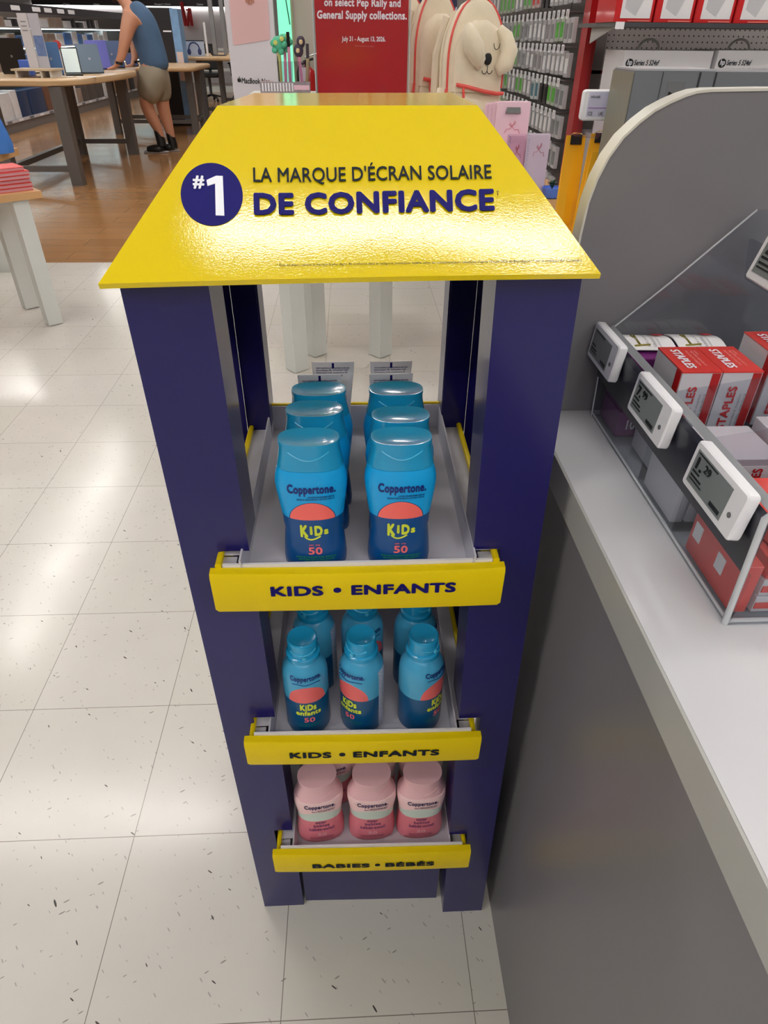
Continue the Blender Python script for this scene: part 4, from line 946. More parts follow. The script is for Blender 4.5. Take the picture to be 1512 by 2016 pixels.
# ================= left display table =================
TL=wtable('pale wood table corner with white legs at the left edge of the photo',-1.3,0,0,.62,.635,((-.135,.02),(-.135,.36),(-.52,.36),(-1.25,.05),(-1.25,.5)),.072)
TL.location=(-1.335,3.12,0); TL.rotation_euler=(0,0,.70); TL['org']=(-1.335,3.12,0)
for o_ in kids(TL):
    for v_ in o_.data.vertices: v_.co+=Vector((-.65,.31,0))
UP=thing('display_table_tier','raised wooden tier with white sides standing on the left table','table tier',(-2.2,3.9,.63))
B().box(-2.6,-2.03,4.02,4.12,0,.60).build('tier_side',LEGW,UP,0); B().box(-2.62,-2.0,4.00,4.52,.60,.64).build('tier_top',WOOD,UP,0)
NR=mat('coral_cover',(226,74,70),.4); NP=mat('notebook_edge',(206,150,156),.6)
for i in range(6):
    z=.6355+.0165*i; dx=.004*math.sin(i*2.1)
    t=thing('red_notebook','coral red notebook, %s in the stack on the left table'%('bottom one','second from bottom','third from bottom','fourth from bottom','second from top','topmost')[i],'notebook',(0,0,0),0,'coral red notebooks stacked on the left table')
    a0=.04+.002*(i%3)
    B().box(-.185,-.003,a0+.002,a0+.150,.002,.013).build('pages',NP,t,0)
    B().rbox(-.187,0,a0,a0+.152,.0135,.0155,.006,3).build('front_cover',NR,t,30)
    B().rbox(-.187,0,a0,a0+.152,0,.0018,.006,3).build('back_cover',NR,t,30)
    if i==5: B().box(-.05,-.048,a0,a0+.152,.0155,.0162).build('elastic_band',mat('elastic_pale',(236,130,120),.5),t,0)
    t.location=(-1.352+dx-(.012 if i==5 else 0),3.115,z); t.rotation_euler=(0,0,.70)
BL=mat('blue_fabric',(64,120,200),.8,bump=.3,bscale=40)
t=thing('blue_cloth_pouch','bright blue soft pouch on the raised tier at the left edge','pouch',(-2.15,4.15,.64))
pc=at(-22,262,y=4.32)
b=B(); b.loft([[(pc.x-.05+.17*q*math.cos(a)+.01*math.sin(3*a+j),4.30+.10*q*math.sin(a),.6405+.052*j) for a in [2*math.pi*i/20 for i in range(20)]] for j,q in enumerate((.98,1.0,.97,.93,.88,.76,.4))]); b.build('pouch_body',BL,t,60)
# ================= phone case wall on the right =================
PX=1.345; PEGW=mat('pegboard_grey',(120,116,114),.6)
def peg_mat():
    m,nt,b,vec,xyz,n=newmat('pegboard',.55)
    def hole(c,s=.0254): return n.m('POWER',n.m('ABSOLUTE',n.m('SUBTRACT',n.m('FRACT',n.m('ADD',n.m('DIVIDE',c,s),50)),.5)),2)
    h=n.m('LESS_THAN',n.m('ADD',n.m('MINIMUM',hole(xyz[0]),9),hole(xyz[2])),.022)
    nt.links.new(n.mix(h,srgb((150,144,142)),srgb((34,32,32))),b.inputs['Base Color']); return m
PEG=peg_mat()
gw=thing('slat_wall_fixture','grey hook wall full of hanging phone case packs, running away behind the backpacks','wall fixture',(PX+.03,6,0))
B().box(PX,PX+.05,3.52,9.2,0,2.4).build('back_panel',mat('hookwall_grey',(104,98,96),.6),gw,0)
for k in range(16): B().box(PX-.002,PX+.001,3.7+.35*k,3.705+.35*k,0.3,2.4).build('panel_seam',DGREY,gw,0)
# products: one pack of each colour with its hook, then copies
COLS=[('white',(226,226,228),(178,178,182)),('green',(74,172,40),(176,186,170)),('black',(26,26,28),(40,40,42)),('grey',(130,128,130),(196,194,196)),('teal',(46,112,130),(200,206,208)),('brown',(92,80,72),(120,112,104)),('clear',(120,124,128),(186,188,192)),('red',(196,36,36),(206,180,180))]
PR={}
hookm=mat('hook_wire',(150,150,154),.3,metal=.8)
def case(cn,c1,c2):
    t=thing('phone_case_pack','x','phone case pack',(0,0,0),0,'phone case packs on the hook wall')
    B().rbox(-.024,-.004,-.034,.034,-.115,-.012,.003,1,'x').build('pack_card',mat('pack_'+cn+'_b',c2,.3,coat=.5),t,30)
    B().box(-.0262,-.0238,-.022,.022,-.098,-.035).build('case_shape',mat('pack_'+cn+'_a',c1,.35),t,0)
    return t
def hooktag():
    t=thing('peg_hook','x','peg hook',(0,0,0),0,'white-tagged peg hooks on the hook wall')
    B().tube([(0,0,0),(-.135,0,.004)],.0022,5).build('hook_wire',hookm,t,0)
    b=B(); w,h=.018,.0185
    for a,b_,c,d_ in ((-w,w,-h,-h+.006),(-w,w,h-.006,h),(-w,-w+.006,-h+.006,h-.006),(w-.006,w,-h+.006,h-.006)): b.box(-.141,-.136,a,b_,c-.006,d_-.006)
    b.build('tag_frame',WHITE,t,0)
    return t
hk=None; pos=0
rows=[1.50,1.345,1.205,1.065,.925,.785,.645]
rn=random.Random(11)
first={}
def rowcolour(r,y):
    k=rn.random()
    if y>4.4: return 'green' if k<.38 else 'white' if k<.68 else 'brown' if k<.8 else 'clear'
    if r in (0,) and y>4.3: return 'red' if k<.4 else 'green'
    return 'white' if k<.48 else 'clear' if k<.64 else 'grey' if k<.76 else 'black' if k<.86 else 'teal' if k<.95 else 'green'
for r,zz in enumerate(rows):
    y=3.60; c=0; cur=None
    while y<6.3 and c<22:
        if c%2==0 or cur is None: cur=rowcolour(r,y)
        if (r,c) in ((3,5),(3,4)): cur='black'
        c+=1
        cc=[q for q in COLS if q[0]==cur][0]
        lab='%s phone case pack, %s hook row from the top, %s from the red post'%(cur,NUM[r+1],NUM[c])
        jz=rn.uniform(-.006,.004)
        if cur not in first:
            o=case(*cc); first[cur]=o; o['label']=lab; o.location=(PX-.086,y,zz-.004+jz)
            n0=o
        else: n0=dup(first[cur],(PX-.086,y,zz-.004+jz),0,lab)
        lab='peg hook with white tag, %s hook row from the top, %s from the red post'%(NUM[r+1],NUM[c])
        if hk is None: hk=hooktag(); hk['label']=lab; hk.location=(PX,y,zz)
        else: dup(hk,(PX,y,zz),0,lab)
        y+=.082*(1+.04*c)
# red corner post
t=thing('red_upright','tall red metal upright at the corner between hook wall and printer shelf','upright',(1.29,3.46,0))
B().box(1.266,1.300,3.43,3.53,0,2.4).box(1.3005,1.322,3.45,3.53,0,2.4).build('post_body',mat('red_metal',(168,18,22),.3,coat=.4),t,0)
B().box(1.322,1.40,3.52,3.53,1.10,1.115).build('cross_bar',MATS['red_metal'],t,0)
# pegboard wall with printers
struct(B().box(PX+.05,4.5,3.62,3.70,0,2.6).build('wall_printer_aisle',PEG,None,0))
SH=thing('upper_metal_shelf','dark metal shelf under the red paper boxes','shelf',(2.2,3.2,1.27))
B().box(1.215,3.4,2.90,3.42,1.284,1.299).build('shelf_board',mat('shelf_grey',(96,94,94),.4),SH,0)
B().box(1.215,3.4,2.88,2.899,1.284,1.299).build('shelf_lip',DGREY,SH,0)
B().prism([(2.95,1.283),(3.25,1.283),(3.25,1.225)],'x',1.23,1.235).build('bracket',mat('bracket_white',(170,168,166),.4),SH,0)
B().box(1.212,1.245,2.868,2.879,1.276,1.300).build('tag_frame',WHITE,SH,0)
for i in range(5):
    x0=1.208+.1655*i
    t=thing('paper_box','red and white paper box, %s from the left on the upper metal shelf'%NUM[i+1],'paper box',(x0+.08,3.0,1.3),0,'red paper boxes on the upper shelf')
    x0+=.042*0
    B().rbox(x0+.002,x0+.160,2.905,3.15,1.2995,1.52,.003,1).build('carton',MATS['red_metal'] if 0 else mat('paper_box_red',(204,32,36),.35,coat=.4),t,0)
    B().box(x0+.026,x0+.148,2.9035,2.9055,1.312,1.51).build('front_label',WHITEC,t,0)
    B().hexa([(x0+.040,2.9025,1.345),(x0+.088,2.9025,1.320),(x0+.088,2.9033,1.320),(x0+.040,2.9033,1.345)],[(x0+.044,2.9025,1.44),(x0+.140,2.9025,1.44),(x0+.140,2.9033,1.44),(x0+.044,2.9033,1.44)]).build('paper_picture',mat('picture_grey',(196,196,200),.5),t,0)
    B().box(x0+.06,x0+.15,2.9025,2.9045,1.302,1.306).build('small_print',mat('pale_red_ink',(232,130,120),.5),t,0)
PS=thing('printer_shelf','white lower shelf carrying the boxed printers','shelf',(2.2,3.2,.9))
B().box(1.335,3.4,2.95,3.61,.0,.86).build('shelf_body',mat('gondola_white',(176,174,174),.5),PS,0)
HPW=mat('printer_carton_white',(214,212,216),.45); HPS=mat('printer_carton_side',(190,188,190),.5)
for i in range(2):
    x0=1.308+.404*i; z0=.861; zt=1.206+.003*i; f0=.070
    t=thing('printer_carton','%s'%('white boxed printer on the left, label reading Series 5, partly behind the grey cabinet','white boxed printer on the right, cut off by the photo edge')[i],'printer box',(x0+.2,3.1,z0),0,'boxed printers')
    B().rbox(x0,x0+.385,2.98,3.24,z0,zt,.004,2).build('carton',HPW,t,30)
    B().tube([(x0+.143+.048*math.cos(a),3.10,zt-.004+.042*math.sin(a)) for a in [math.pi*k/14 for k in range(15)]],.0045,8).build('carry_handle',mat('handle_white',(218,216,216),.3),t)
    cx_=x0+.027
    B().cyl((cx_,2.9795,zt-.046),(cx_,2.9770,zt-.046),.0165,n=28).build('round_logo',BLACK,t,0)
    Lf=lambda a0,a1,z0_,z1_,yy=2.9762:(lambda s,q:Vector((a0+(a1-a0)*s+.003*q,yy,z0_+(z1_-z0_)*q)))
    text([('hp',Lf(cx_-.011,cx_+.009,zt-.058,zt-.032,2.9762),.02)],WI,t)
    text([('Series 5 524sf',Lf(x0+.047,x0+.153,zt-.053,zt-.034,2.9785),.015)],DARKT,t)
    text([('Print, scan, copy, fax    Imprimer, numériser, copier',Lf(x0+.047,x0+.26,zt-.0655,zt-.0615,2.9785))],GREYT,t)
    b=B(); 
    for a,b_,c,d_ in ((.058,.255,-.094,-.0915),(.058,.060,-.20,-.094),(.253,.255,-.20,-.094)): b.box(x0+a,x0+b_,2.9775,2.9795,zt+c,zt+d_)
    b.build('picture_frame',GREYT,t,0)
# ================= white laptop poster, column, glowing panel =================
PB_=thing('poster_board','tall white poster board showing a pink laptop held by hands','poster',(-.5,5.0,0))
bx0,bx1=-.655,-.345
B().box(bx0,bx1,5.0,5.05,.02,2.3).build('board',mat('poster_white',(212,208,214),.4),PB_,0)
B().box(bx0-.03,bx1+.03,4.9,5.15,0,.02).build('base_plate',LEGW,PB_,0)
pq=[at(459,88,y=4.998),at(532,77,y=4.998)]
t0=.0
b=B(); 
pa=[(pq[0].x,pq[0].z+.004),(pq[0].x+.010,pq[0].z-.003),(pq[1].x-.008,pq[1].z-.004),(pq[1].x,pq[1].z+.008),(pq[1].x+.012,1.9),(pq[0].x+.012,1.9)]
b.prism(pa,'y',4.9965,4.9995); b.build('laptop_picture',mat('rose_picture',(218,178,178),.4,var=.03,vscale=4),PB_,0)
SK=mat('picture_skin',(186,128,106),.5)
b=B()
hx=at(486,0,y=4.995).x
for k in range(4): b.tube([(hx+.012*k-.012,4.995,1.70),(hx+.014*k-.010,4.995,1.46),(hx+.015*k-.004,4.995,1.398+.008*abs(k-1.6)-.004)],[.010,.0085,.005],8)
b.build('fingers_picture',SK,PB_)
lp=lambda u0,u1,vb,vt,dv=0:(lambda s,q:at(u0+(u1-u0)*s,vb+(vt-vb)*q+dv*s,y=4.9985))
text([('MacBook Neo',lp(476,532,164,153,2),.02)],BLACK,PB_)
b=B(); ap=at(471,158,y=4.998); b.ball((ap.x-.004,4.9985,ap.z),.009,.0015,.012).ball((ap.x+.004,4.9985,ap.z),.009,.0015,.012); b.tube([(ap.x,4.998,ap.z+.013),(ap.x+.005,4.998,ap.z+.021)],.002,5); b.build('apple_mark',BLACK,PB_)
t=thing('glowing_panel','narrow pale green glowing panel between poster and beige column','light panel',(-.3,5.4,0))
B().box(-.352,-.262,5.40,5.44,0,2.4).build('panel_face',mat('mint_glow',(126,232,190),.4,emit=.9),t,0)
B().tube([(-.330,5.395,1.9),(-.290,5.395,1.45),(-.27,5.395,1.30)],.004,5).build('cable',mat('dark_green_line',(40,110,90),.5),t)
struct(B().box(-.262,-.0,5.45,5.85,0,CEIL).build('wall_column',mat('beige_column',(188,178,166),.55),None,0))
t=thing('column_trim','beige metal corner strip on the column','trim strip',(-.255,5.44,0))
B().box(-.262,-.246,5.43,5.449,0,2.5).build('strip',mat('trim_tan',(170,150,128),.4),t,0)
FE=thing('fire_extinguisher','small red fire extinguisher with white tag on the beige column','fire extinguisher',(-.13,5.36,.75))
ex,ez=at(606,150,y=5.36).x,at(606,150,y=5.36).z
B().lathe([(.050,-.34),(.058,-.33),(.058,.0),(.050,.035),(.028,.055),(.018,.062)],(ex,5.36,ez),24).build('cylinder',mat('extinguisher_red',(176,16,18),.25,coat=.6),FE,50)
B().cyl((ex,5.36,ez+.06),(ex,5.36,ez+.085),.018).tube([(ex-.03,5.36,ez+.085),(ex+.045,5.36,ez+.105)],.008).build('valve',BLACK,FE)
B().tube([(ex-.015,5.36,ez+.08),(ex-.055,5.36,ez+.07),(ex-.072,5.36,ez+.02),(ex-.070,5.36,ez-.2)],.008,8).build('hose',BLACK,FE)
B().tube([(ex-.02,5.35,ez+.11),(ex+.01,5.35,ez+.12),(ex+.075,5.35,ez+.135)],.004,6).build('handle',SIL,FE)
B().box(ex-.058,ex-.006,5.294,5.297,ez-.06,ez+.055).build('inspection_tag',WHITEC,FE,0)
t=thing('extinguisher_bracket','wall bracket behind the fire extinguisher','bracket',(ex,5.43,ez-.2)); B().box(ex-.04,ex+.04,5.419,5.4495,ez-.25,ez-.15).build('plate',DGREY,t,0)
# ================= laptop table =================
OAK=mat('oak_top',(196,164,124),.35,var=.15,vscale=3)
LM=mat('table_leg_grey',(104,100,98),.4,metal=.2)
def ltable(label,x0,x1,a0,a1,zt,r=.35,lw=.10,inset=.12,rail=.42):
    t=thing('laptop_table',label,'table',((x0+x1)/2,(a0+a1)/2,0),0,'round-cornered tables with grey legs')
    B().rbox(x0,x1,a0,a1,zt-.055,zt,r,8).build('tabletop',OAK,t,40)
    lx=(x0+inset,x1-inset-lw); ly=(a0+inset+.3,a1-inset-lw-.3)
    for X in lx:
        for Y_ in ly: B().box(X,X+lw,Y_,Y_+lw,0,zt-.0555).build('leg',LM,t,0)
    for Y_ in ly: B().box(lx[0]+lw,lx[1],Y_+.03,Y_+lw-.03,.14,.19).build('cross_rail',LM,t,0)
    B().box(lx[1]+.03,lx[1]+lw-.03,ly[0]+lw,ly[1],.14,.19).build('cross_rail',LM,t,0)
    return t
t=thing('laptop_table','long oak laptop table with grey legs, the man leans on it','table',(-2.9,8.6,0),0,'round-cornered tables with grey legs')
out=[(-3.4,6.95),(-2.66,6.93),(-2.50,7.0),(-2.39,7.2),(-2.32,7.6),(-2.27,8.2),(-2.28,8.7),(-2.35,9.0),(-2.43,9.3),(-2.50,9.6),(-2.60,9.9),(-2.76,10.2),(-2.95,10.35),(-3.3,10.4),(-3.55,10.2),(-3.6,9),(-3.6,7.2),(-3.55,7.02)]
def inset(k): 
    cx=sum(p[0] for p in out)/len(out); cy=sum(p[1] for p in out)/len(out)
    return [(cx+(p[0]-cx)*(1-k),cy+(p[1]-cy)*(1-k)) for p in out]
B().loft([[(p[0],p[1],z) for p in inset(k)] for z,k in ((.832,.02),(.840,.002),(.875,0),(.885,.01))]).build('tabletop',OAK,t,50)
for X,Y_ in ((-2.64,6.97),(-3.28,6.97),(-2.64,9.05),(-3.28,9.05)): B().box(X,X+.11,Y_,Y_+.11,0,.8315).build('leg',LM,t,0)
for Y_ in (6.97,9.05): B().box(-3.17,-2.64,Y_+.03,Y_+.08,.12,.17).build('cross_rail',LM,t,0)
B().box(-3.26,-3.20,7.08,9.05,.12,.17).build('cross_rail',LM,t,0)
ltable('oak table half hidden behind the man and the black tower',-3.5,-2.02,10.7,12.3,.86,.2,.09)
ltable('far oak table carrying the headphone sign',-2.55,-1.1,12.75,15.8,.93,.3,.1)
# laptops: lid, base, emblem
TT=.8855
def laptop(label,u,v,y_,w,h,yaw,tilt,lid,scr=None,dark=False):
    p=at(u,v,z=TT); k_=(p.y+.37)/(y_+.37)*1.0; w*=k_; h*=k_; y_=p.y; t=thing('laptop',label,'laptop',(0,0,0),0,'laptops on the oak table')
    M=Matrix.Translation((0,0,0))
    B().rbox(-w/2,w/2,-.0,.22,.0,.012,.01,2).build('keyboard_base',mat('laptop_base_'+label[:4],tuple(int(c*.7) for c in lid),.35,metal=.4),t,30)
    Mr=Matrix.Rotation(tilt,4,'X')
    l=B(Mr); l.rbox(-w/2,w/2,-.006,.0,.010,h,.008,2,'y'); ld=l.build('lid',mat('lid_'+label[:9],lid,.35,metal=.3),t,30)
    b=B(Mr); b.cyl((0,-.0062,h*.5),(0,-.0072,h*.5),.012,n=12); b.build('lid_emblem',mat('emblem_grey',(150,150,156),.3,metal=.5),ld)
    b=B(Mr); b.box(-w/2+.01,w/2-.01,.0002,.0012,.02,h-.01); b.build('screen',mat('screen_'+label[:5],scr or (70,80,120),.3,emit=.5),ld,0)
    t.location=(p.x,y_,TT); t.rotation_euler=(0,0,yaw); return t
laptop('dark laptop with a round emblem, first from the left edge on the oak table',33,146,7.0,.26,.27,-.15,.0,(48,42,38))
laptop('bright blue laptop lid standing left of the riser end',108,148,6.75,.16,.24,.35,-.05,(74,112,160))
laptop('black laptop whose screen shows a white shape, near table centre',146,147,6.75,.14,.20,3.5,.15,(30,30,30),(200,210,205))
laptop('slate blue laptop lid tilted back, left of the purple one',184,145,7.1,.20,.24,.5,-.38,(94,110,126))
laptop('purple-blue laptop lid between the slate one and the man',200,137,7.6,.20,.25,.45,-.35,(96,98,176))
laptop('steel blue laptop lid closest to the man\'s hand',226,134,8.0,.22,.24,.45,-.28,(84,104,142))
laptop('grey laptop the man is using, beyond his arm',262,131,9.1,.20,.14,2.6,-.3,(120,120,126))
# riser shelf and info panel on the table
q0,q1=at(25,153,z=TT),at(142,151,z=TT); QY=q0.y
t=thing('table_riser','low pale wooden riser on the oak table in front of the dark laptop','riser',(q0.x+.25,QY+.15,TT))
q0,q1=at(25,153,z=TT),at(142,151,z=TT); QY=q0.y
B().box(q0.x,q1.x-.08,QY,QY+.3,TT+.055,TT+.07).build('riser_top',mat('riser_wood',(200,180,150),.4),t,0)
for X in (q0.x+.03,q0.x+.26,q1.x-.12): B().box(X,X+.02,QY+.01,QY+.29,TT,TT+.055).build('riser_foot',mat('riser_foot_white',(204,196,186),.4),t,0)
RZ_=TT+.0705; IY=QY+.24
t=thing('info_panel','tall white information panel rising from the riser on the oak table','sign panel',(q0.x+.3,IY,RZ_))
ix=at(62,130,y=IY).x; zt=at(78,26,y=IY).z; w1=(at(78,130,y=IY).x-ix)*1.15; w2=w1*1.1; H=zt-RZ_
B().box(ix-.02,ix-.02+w1,IY,IY+.015,RZ_,zt).build('panel_face',mat('panel_pale',(204,200,204),.4,var=.05,vscale=20),t,0)
B().box(ix-.018+w1,ix-.018+w1+w2,IY+.016,IY+.03,RZ_,zt).build('side_leaf',mat('panel_leaf',(186,184,194),.4),t,0)
B().box(ix-.01+w1,ix-.02+w1+w2,IY+.0145,IY+.016,RZ_+H*.22,RZ_+H*.6).build('blue_picture',mat('picture_blue',(104,124,170),.5,var=.4,vscale=30),t,0)
for k_ in (.68,.76,.84): B().box(ix,ix+w1-.04,IY-.0012,IY-.0001,RZ_+H*k_,RZ_+H*k_+.008).build('text_line',GREYT,t,0)
t=thing('blue_accessory_box','small bright blue box behind the riser beside the dark laptop','small box',(-3.0,QY+.42,TT)); pz=at(57,146,y=QY+.42)
B().rbox(pz.x-.055,pz.x+.055,QY+.36,QY+.46,TT,TT+.13,.01,2).build('box_body',mat('bright_blue_box',(84,118,214),.4),t,30)
pz=at(112,88,y=8.2)
t=thing('red_round_sign','small round red sign on a white stand among the laptops','sign',(pz.x,8.2,TT))
B().cyl((pz.x,8.2,pz.z),(pz.x,8.21,pz.z),.040,n=24).build('disc',mat('disc_red',(206,74,64),.4),t,0); B().box(pz.x-.035,pz.x+.05,8.215,8.23,TT,pz.z-.03).build('stand',WHITEC,t,0)
for i,(u,v,y_,w) in enumerate(((128,151,6.5,.16),(170,152,6.6,.18),(214,146,7.9,.16),(240,139,8.3,.13),(258,136,7.4,.1))):
    p=at(u,v,z=TT); y_=p.y; t=thing('paper_card','white spec card lying on the oak table, %s from the left'%NUM[i+1],'card',(p.x,y_,TT),.3*i,'spec cards on the oak table')
    B().box(p.x-w/2,p.x+w/2,y_-.05,y_+.05,TT+.0003,TT+.0035).build('card_face',WHITEC,t,0)
# ================= gondola along the left =================
GX=-4.9
GD=thing('accessory_gondola','long low shelf unit with black header running along the left behind the laptop table','shelf unit',(GX-.3,14,0))
B().box(GX-.5,GX,9.6,21.5,0,.13).build('kick_base',mat('kick_grey',(110,106,104),.4),GD,0)
B().box(GX-.5,GX+.01,9.6,21.5,.131,.16).build('bottom_shelf',mat('gondola_shelf',(150,148,150),.4),GD,0)
B().box(GX+.011,GX+.018,9.6,21.5,.125,.165).build('price_strip',mat('strip_pale',(196,194,200),.35),GD,0)
B().box(GX-.52,GX-.505,9.6,21.5,0,1.60).build('back_panel',mat('gondola_back',(96,86,80),.6),GD,0)
for z,d_ in ((.70,.40),(1.02,.34),(1.28,.30)):
    B().box(GX-.5,GX-.5+d_,9.6,21.5,z,z+.02).build('upper_shelf',mat('gondola_shelf_pale',(190,188,192),.4),GD,0)
    B().box(GX-.5+d_-.03,GX-.5+d_-.01,9.8,20,z-.014,z-.001).build('shelf_light',mat('shelf_led',(214,238,238),.4,emit=7),GD,0)
B().box(GX-.04,GX,9.6,21.5,1.47,1.585).build('header_board',mat('header_black',(46,42,46),.4),GD,0)
for i,u in enumerate((30,71,94,119,140)):
    p=at(u,14+i*2.0,x=GX); hh=.06
    B().rbox(GX+.0005,GX+.004,p.y-.18,p.y+.16,1.497,1.557,.008,2,'x').build('icon_card',WHITE,GD,30)
for i in range(26): 
    y_=10.6+.42*i
    B().box(GX+.0185,GX+.022,y_,y_+.16,.130,.160).build('shelf_ticket',mat('ticket_grey',(110,112,118),.4) if i%2 else WHITE,GD,0)
# stock on the gondola, one object each
STK=[('white tall carton',(214,212,214)),('navy storage box',(38,58,92)),('brown carton',(112,78,62)),('dark grey pouch',(84,76,72)),('tan carton',(176,140,110)),('black carton',(36,34,36)),('blue carton',(70,110,170)),('beige pouch',(150,130,116))]
sm=[mat('stock_%d'%i,c,.4,var=.15,vscale=14) for i,(n_,c) in enumerate(STK)]
base=None; sc={}
def stock(kind,y_,w,h,zb,dp,front_,lab,grp):
    nm=STK[kind][0].replace(' ','_')
    b=B(); b.rbox(front_-dp,front_,y_,y_+w,zb+.0005,zb+h,.012 if 'pouch' in nm else .003,2)
    o=b.build(nm,sm[kind],None,30); o['label']=lab; o['category']='box' if 'pouch' not in nm else 'pouch'; o['group']=grp
    return o
y_=10.75; i=0
seq=[(0,.20,.30),(0,.42,.34),(0,.22,.36),(1,.34,.34),(1,.62,.34),(2,.62,.36),(5,.4,.2),(0,.42,.40),(7,.25,.22),(3,.36,.30),(3,.42,.31),(3,.42,.32),(0,.18,.38),(3,.32,.40),(4,.4,.44),(3,.34,.42),(4,.5,.40),(5,.4,.30),(7,.5,.32),(3,.6,.30)]
for i,(k,w,h) in enumerate(seq):
    stock(k,y_,w,h,.16,.26,GX-.02,'%s on the bottom gondola shelf, %s from its near end'%(STK[k][0],NUM[i+1]),'stock on the bottom gondola shelf'); y_+=w+.045
for s_i,(z,d_,nm) in enumerate(((.72,.40,'lowest raised'),(1.04,.34,'middle raised'),(1.30,.30,'top'))):
    y_=10.9
    for i in range(20):
        k=rn.choice([0,0,0,0,6,4,0,7]) if s_i<2 else rn.choice([5,5,0,0,7]); w=rn.uniform(.14,.40); h=rn.uniform(.14,.215) if s_i else rn.uniform(.18,.28)
        if s_i==2: h=rn.uniform(.08,.15)
        stock(k,y_,w,h,z,.18,GX-.5+d_-.05,'%s on the %s gondola shelf, %s from its near end'%(STK[k][0],nm,NUM[i+1]),'stock on the %s gondola shelf'%nm); y_+=w+.07
# ================= far wall, fascia, tower, poles, chairs =================
t=thing('header_fascia','long black header band with white department words on the back wall','header sign',(-4,BW-.1,1.9))
zf0=at(300,12,y=BW-.12).z; zf1=at(300,-8,y=BW-.12).z
B().box(-8.9,-2.9,BW-.14,BW-.001,zf0,zf1+.35).build('fascia_board',mat('fascia_black',(34,30,34),.4),t,0)
B().box(-8.9,-2.9,BW-.13,BW-.02,zf0-.055,zf0-.002).build('light_strip',mat('fascia_led',(255,252,246),.4,emit=4),t,0)
wq=lambda u0,u1,vb,vt:(lambda s,q:at(u0+(u1-u0)*s,vb+(vt-vb)*q,y=BW-.142))
for w_,u0,u1 in (('Claims',124,137),('Claims',184,196),("Manager's Claims",304,336),('Claims',387,400)): text([(w_,wq(u0,u1,10.5,6.5),.03)],WI,t)
t=thing('white_wall_display','pale wall display panel below the black header','wall panel',(-4,BW-.05,0))
B().box(-8.9,-2.4,BW-.05,BW-.001,0,zf0-.06).build('panel',mat('far_panel_white',(206,204,208),.5),t,0)
TW=thing('display_tower','black freestanding tower display with a light blue printed side','display tower',(-2.8,11.9,0))
x0,x1,x2=-2.93+.115,-2.575,-2.455
B().box(x0-.1,x1,12.35,12.65,.03,1.55).build('tower_body',mat('tower_black',(34,32,36),.35),TW,0)
B().box(x1+.0005,x2,12.34,12.66,.03,1.54).build('blue_side',mat('tower_blue',(122,162,206),.4,var=.3,vscale=12),TW,0)
B().box(x0-.12,x2+.02,12.3,12.7,0,.029).build('base',BLACK,TW,0)
B().box(x1+.02,x2-.005,12.335,12.3395,.62,1.0).build('white_label',mat('label_blush',(216,196,192),.4),TW,0)
B().box(x0+.1,x1-.015,12.343,12.3495,1.25,1.27).build('white_word',WI,TW,0)
t=thing('red_display_frame','red A-shaped frame hanging on the white wall','wall frame',(-4.6,BW-.1,1.5))
fr=[at(u,v,y=BW-.32) for u,v in ((357,4),(366,51),(373,16),(369,51),(378,51))]
B().tube([fr[0],fr[1]],.06,6).tube([fr[2],fr[3]],.05,6).tube([fr[2],fr[4]],.05,6).tube([(fr[0].x+.1,BW-.32,(fr[0].z+fr[1].z)/2+.1),((fr[2].x),BW-.32,(fr[0].z+fr[1].z)/2+.1)],.02,6).tube([(fr[0].x,BW-.32,fr[0].z),(fr[0].x,BW-.1402,fr[0].z)],.02,6).build('frame_bars',mat('frame_red',(178,48,52),.4),t)
for i,(u0,u1) in enumerate(((410,402),(432,424))):
    a_=at(u0+2,85,y=13.4+.3*i); 
    t=thing('grey_pole','slim grey pole rising behind the far table, %s one'%('left','right')[i],'pole',(a_.x,13.4,0),0,'grey poles at the far table')
    B().box(a_.x-.035,a_.x+.035,16.2+.3*i-2.3,16.27+.3*i-2.3,0 if 0 else .9305,2.6).build('pole_body',mat('pole_grey',(140,140,142),.35,metal=.4),t,0)
HS=thing('headphone_sign','white tabletop sign with blue headphones picture on the far oak table','sign',(-2.35,12.9,.931))
s0,s1=at(360,113,y=12.95).x,at(405,113,y=12.95).x
zt_=at(380,81,y=12.95).z
B().rbox(s0,s1,12.93,12.95,.931,zt_,.01,2,'y').build('sign_face',mat('sign_pale_blue',(182,192,212),.4),HS,20)
cxx=(s0+s1)/2+.02; czz=(.93+zt_)/2
B().tube([(cxx+.085*math.cos(a),12.925,czz+.0+.085*math.sin(a)) for a in [math.pi*k/12 for k in range(13)]],.009,6).build('headband_picture',mat('headphone_navy',(48,60,110),.4),HS)
for s_ in (-1,1): B().ball((cxx+s_*.085,12.925,czz-.04),.030,.008,.045).build('earcup_picture',MATS['headphone_navy'],HS,60)
B().box(s0,s1,12.928,12.955,zt_+.0,zt_+.012).build('top_edge',mat('dark_frame',(50,54,66),.4),HS,0)
t=thing('white_sign_leaf','narrow white panel beside the headphone sign','sign panel',(s1+.1,13,.93)); B().box(s1+.012,s1+.045,13.0,13.02,.931,zt_+.25).build('leaf',WHITEC,t,0)
t=thing('open_laptop','open dark laptop on the far oak table beside the poles','laptop',(-2.0,13.4,.93)); a_=at(420,112,y=13.3)
B().box(a_.x-.02,a_.x+.20,13.3,13.5,.931,.945).build('keyboard_base',DGREY,t,0); B().hexa([(a_.x-.03,13.3,.945),(a_.x-.015,13.3,.945),(a_.x-.015,13.5,.945),(a_.x-.03,13.5,.945)],[(a_.x-.12,13.3,1.12),(a_.x-.105,13.3,1.12),(a_.x-.105,13.5,1.12),(a_.x-.12,13.5,1.12)]).build('lid',BLACK,t,0)
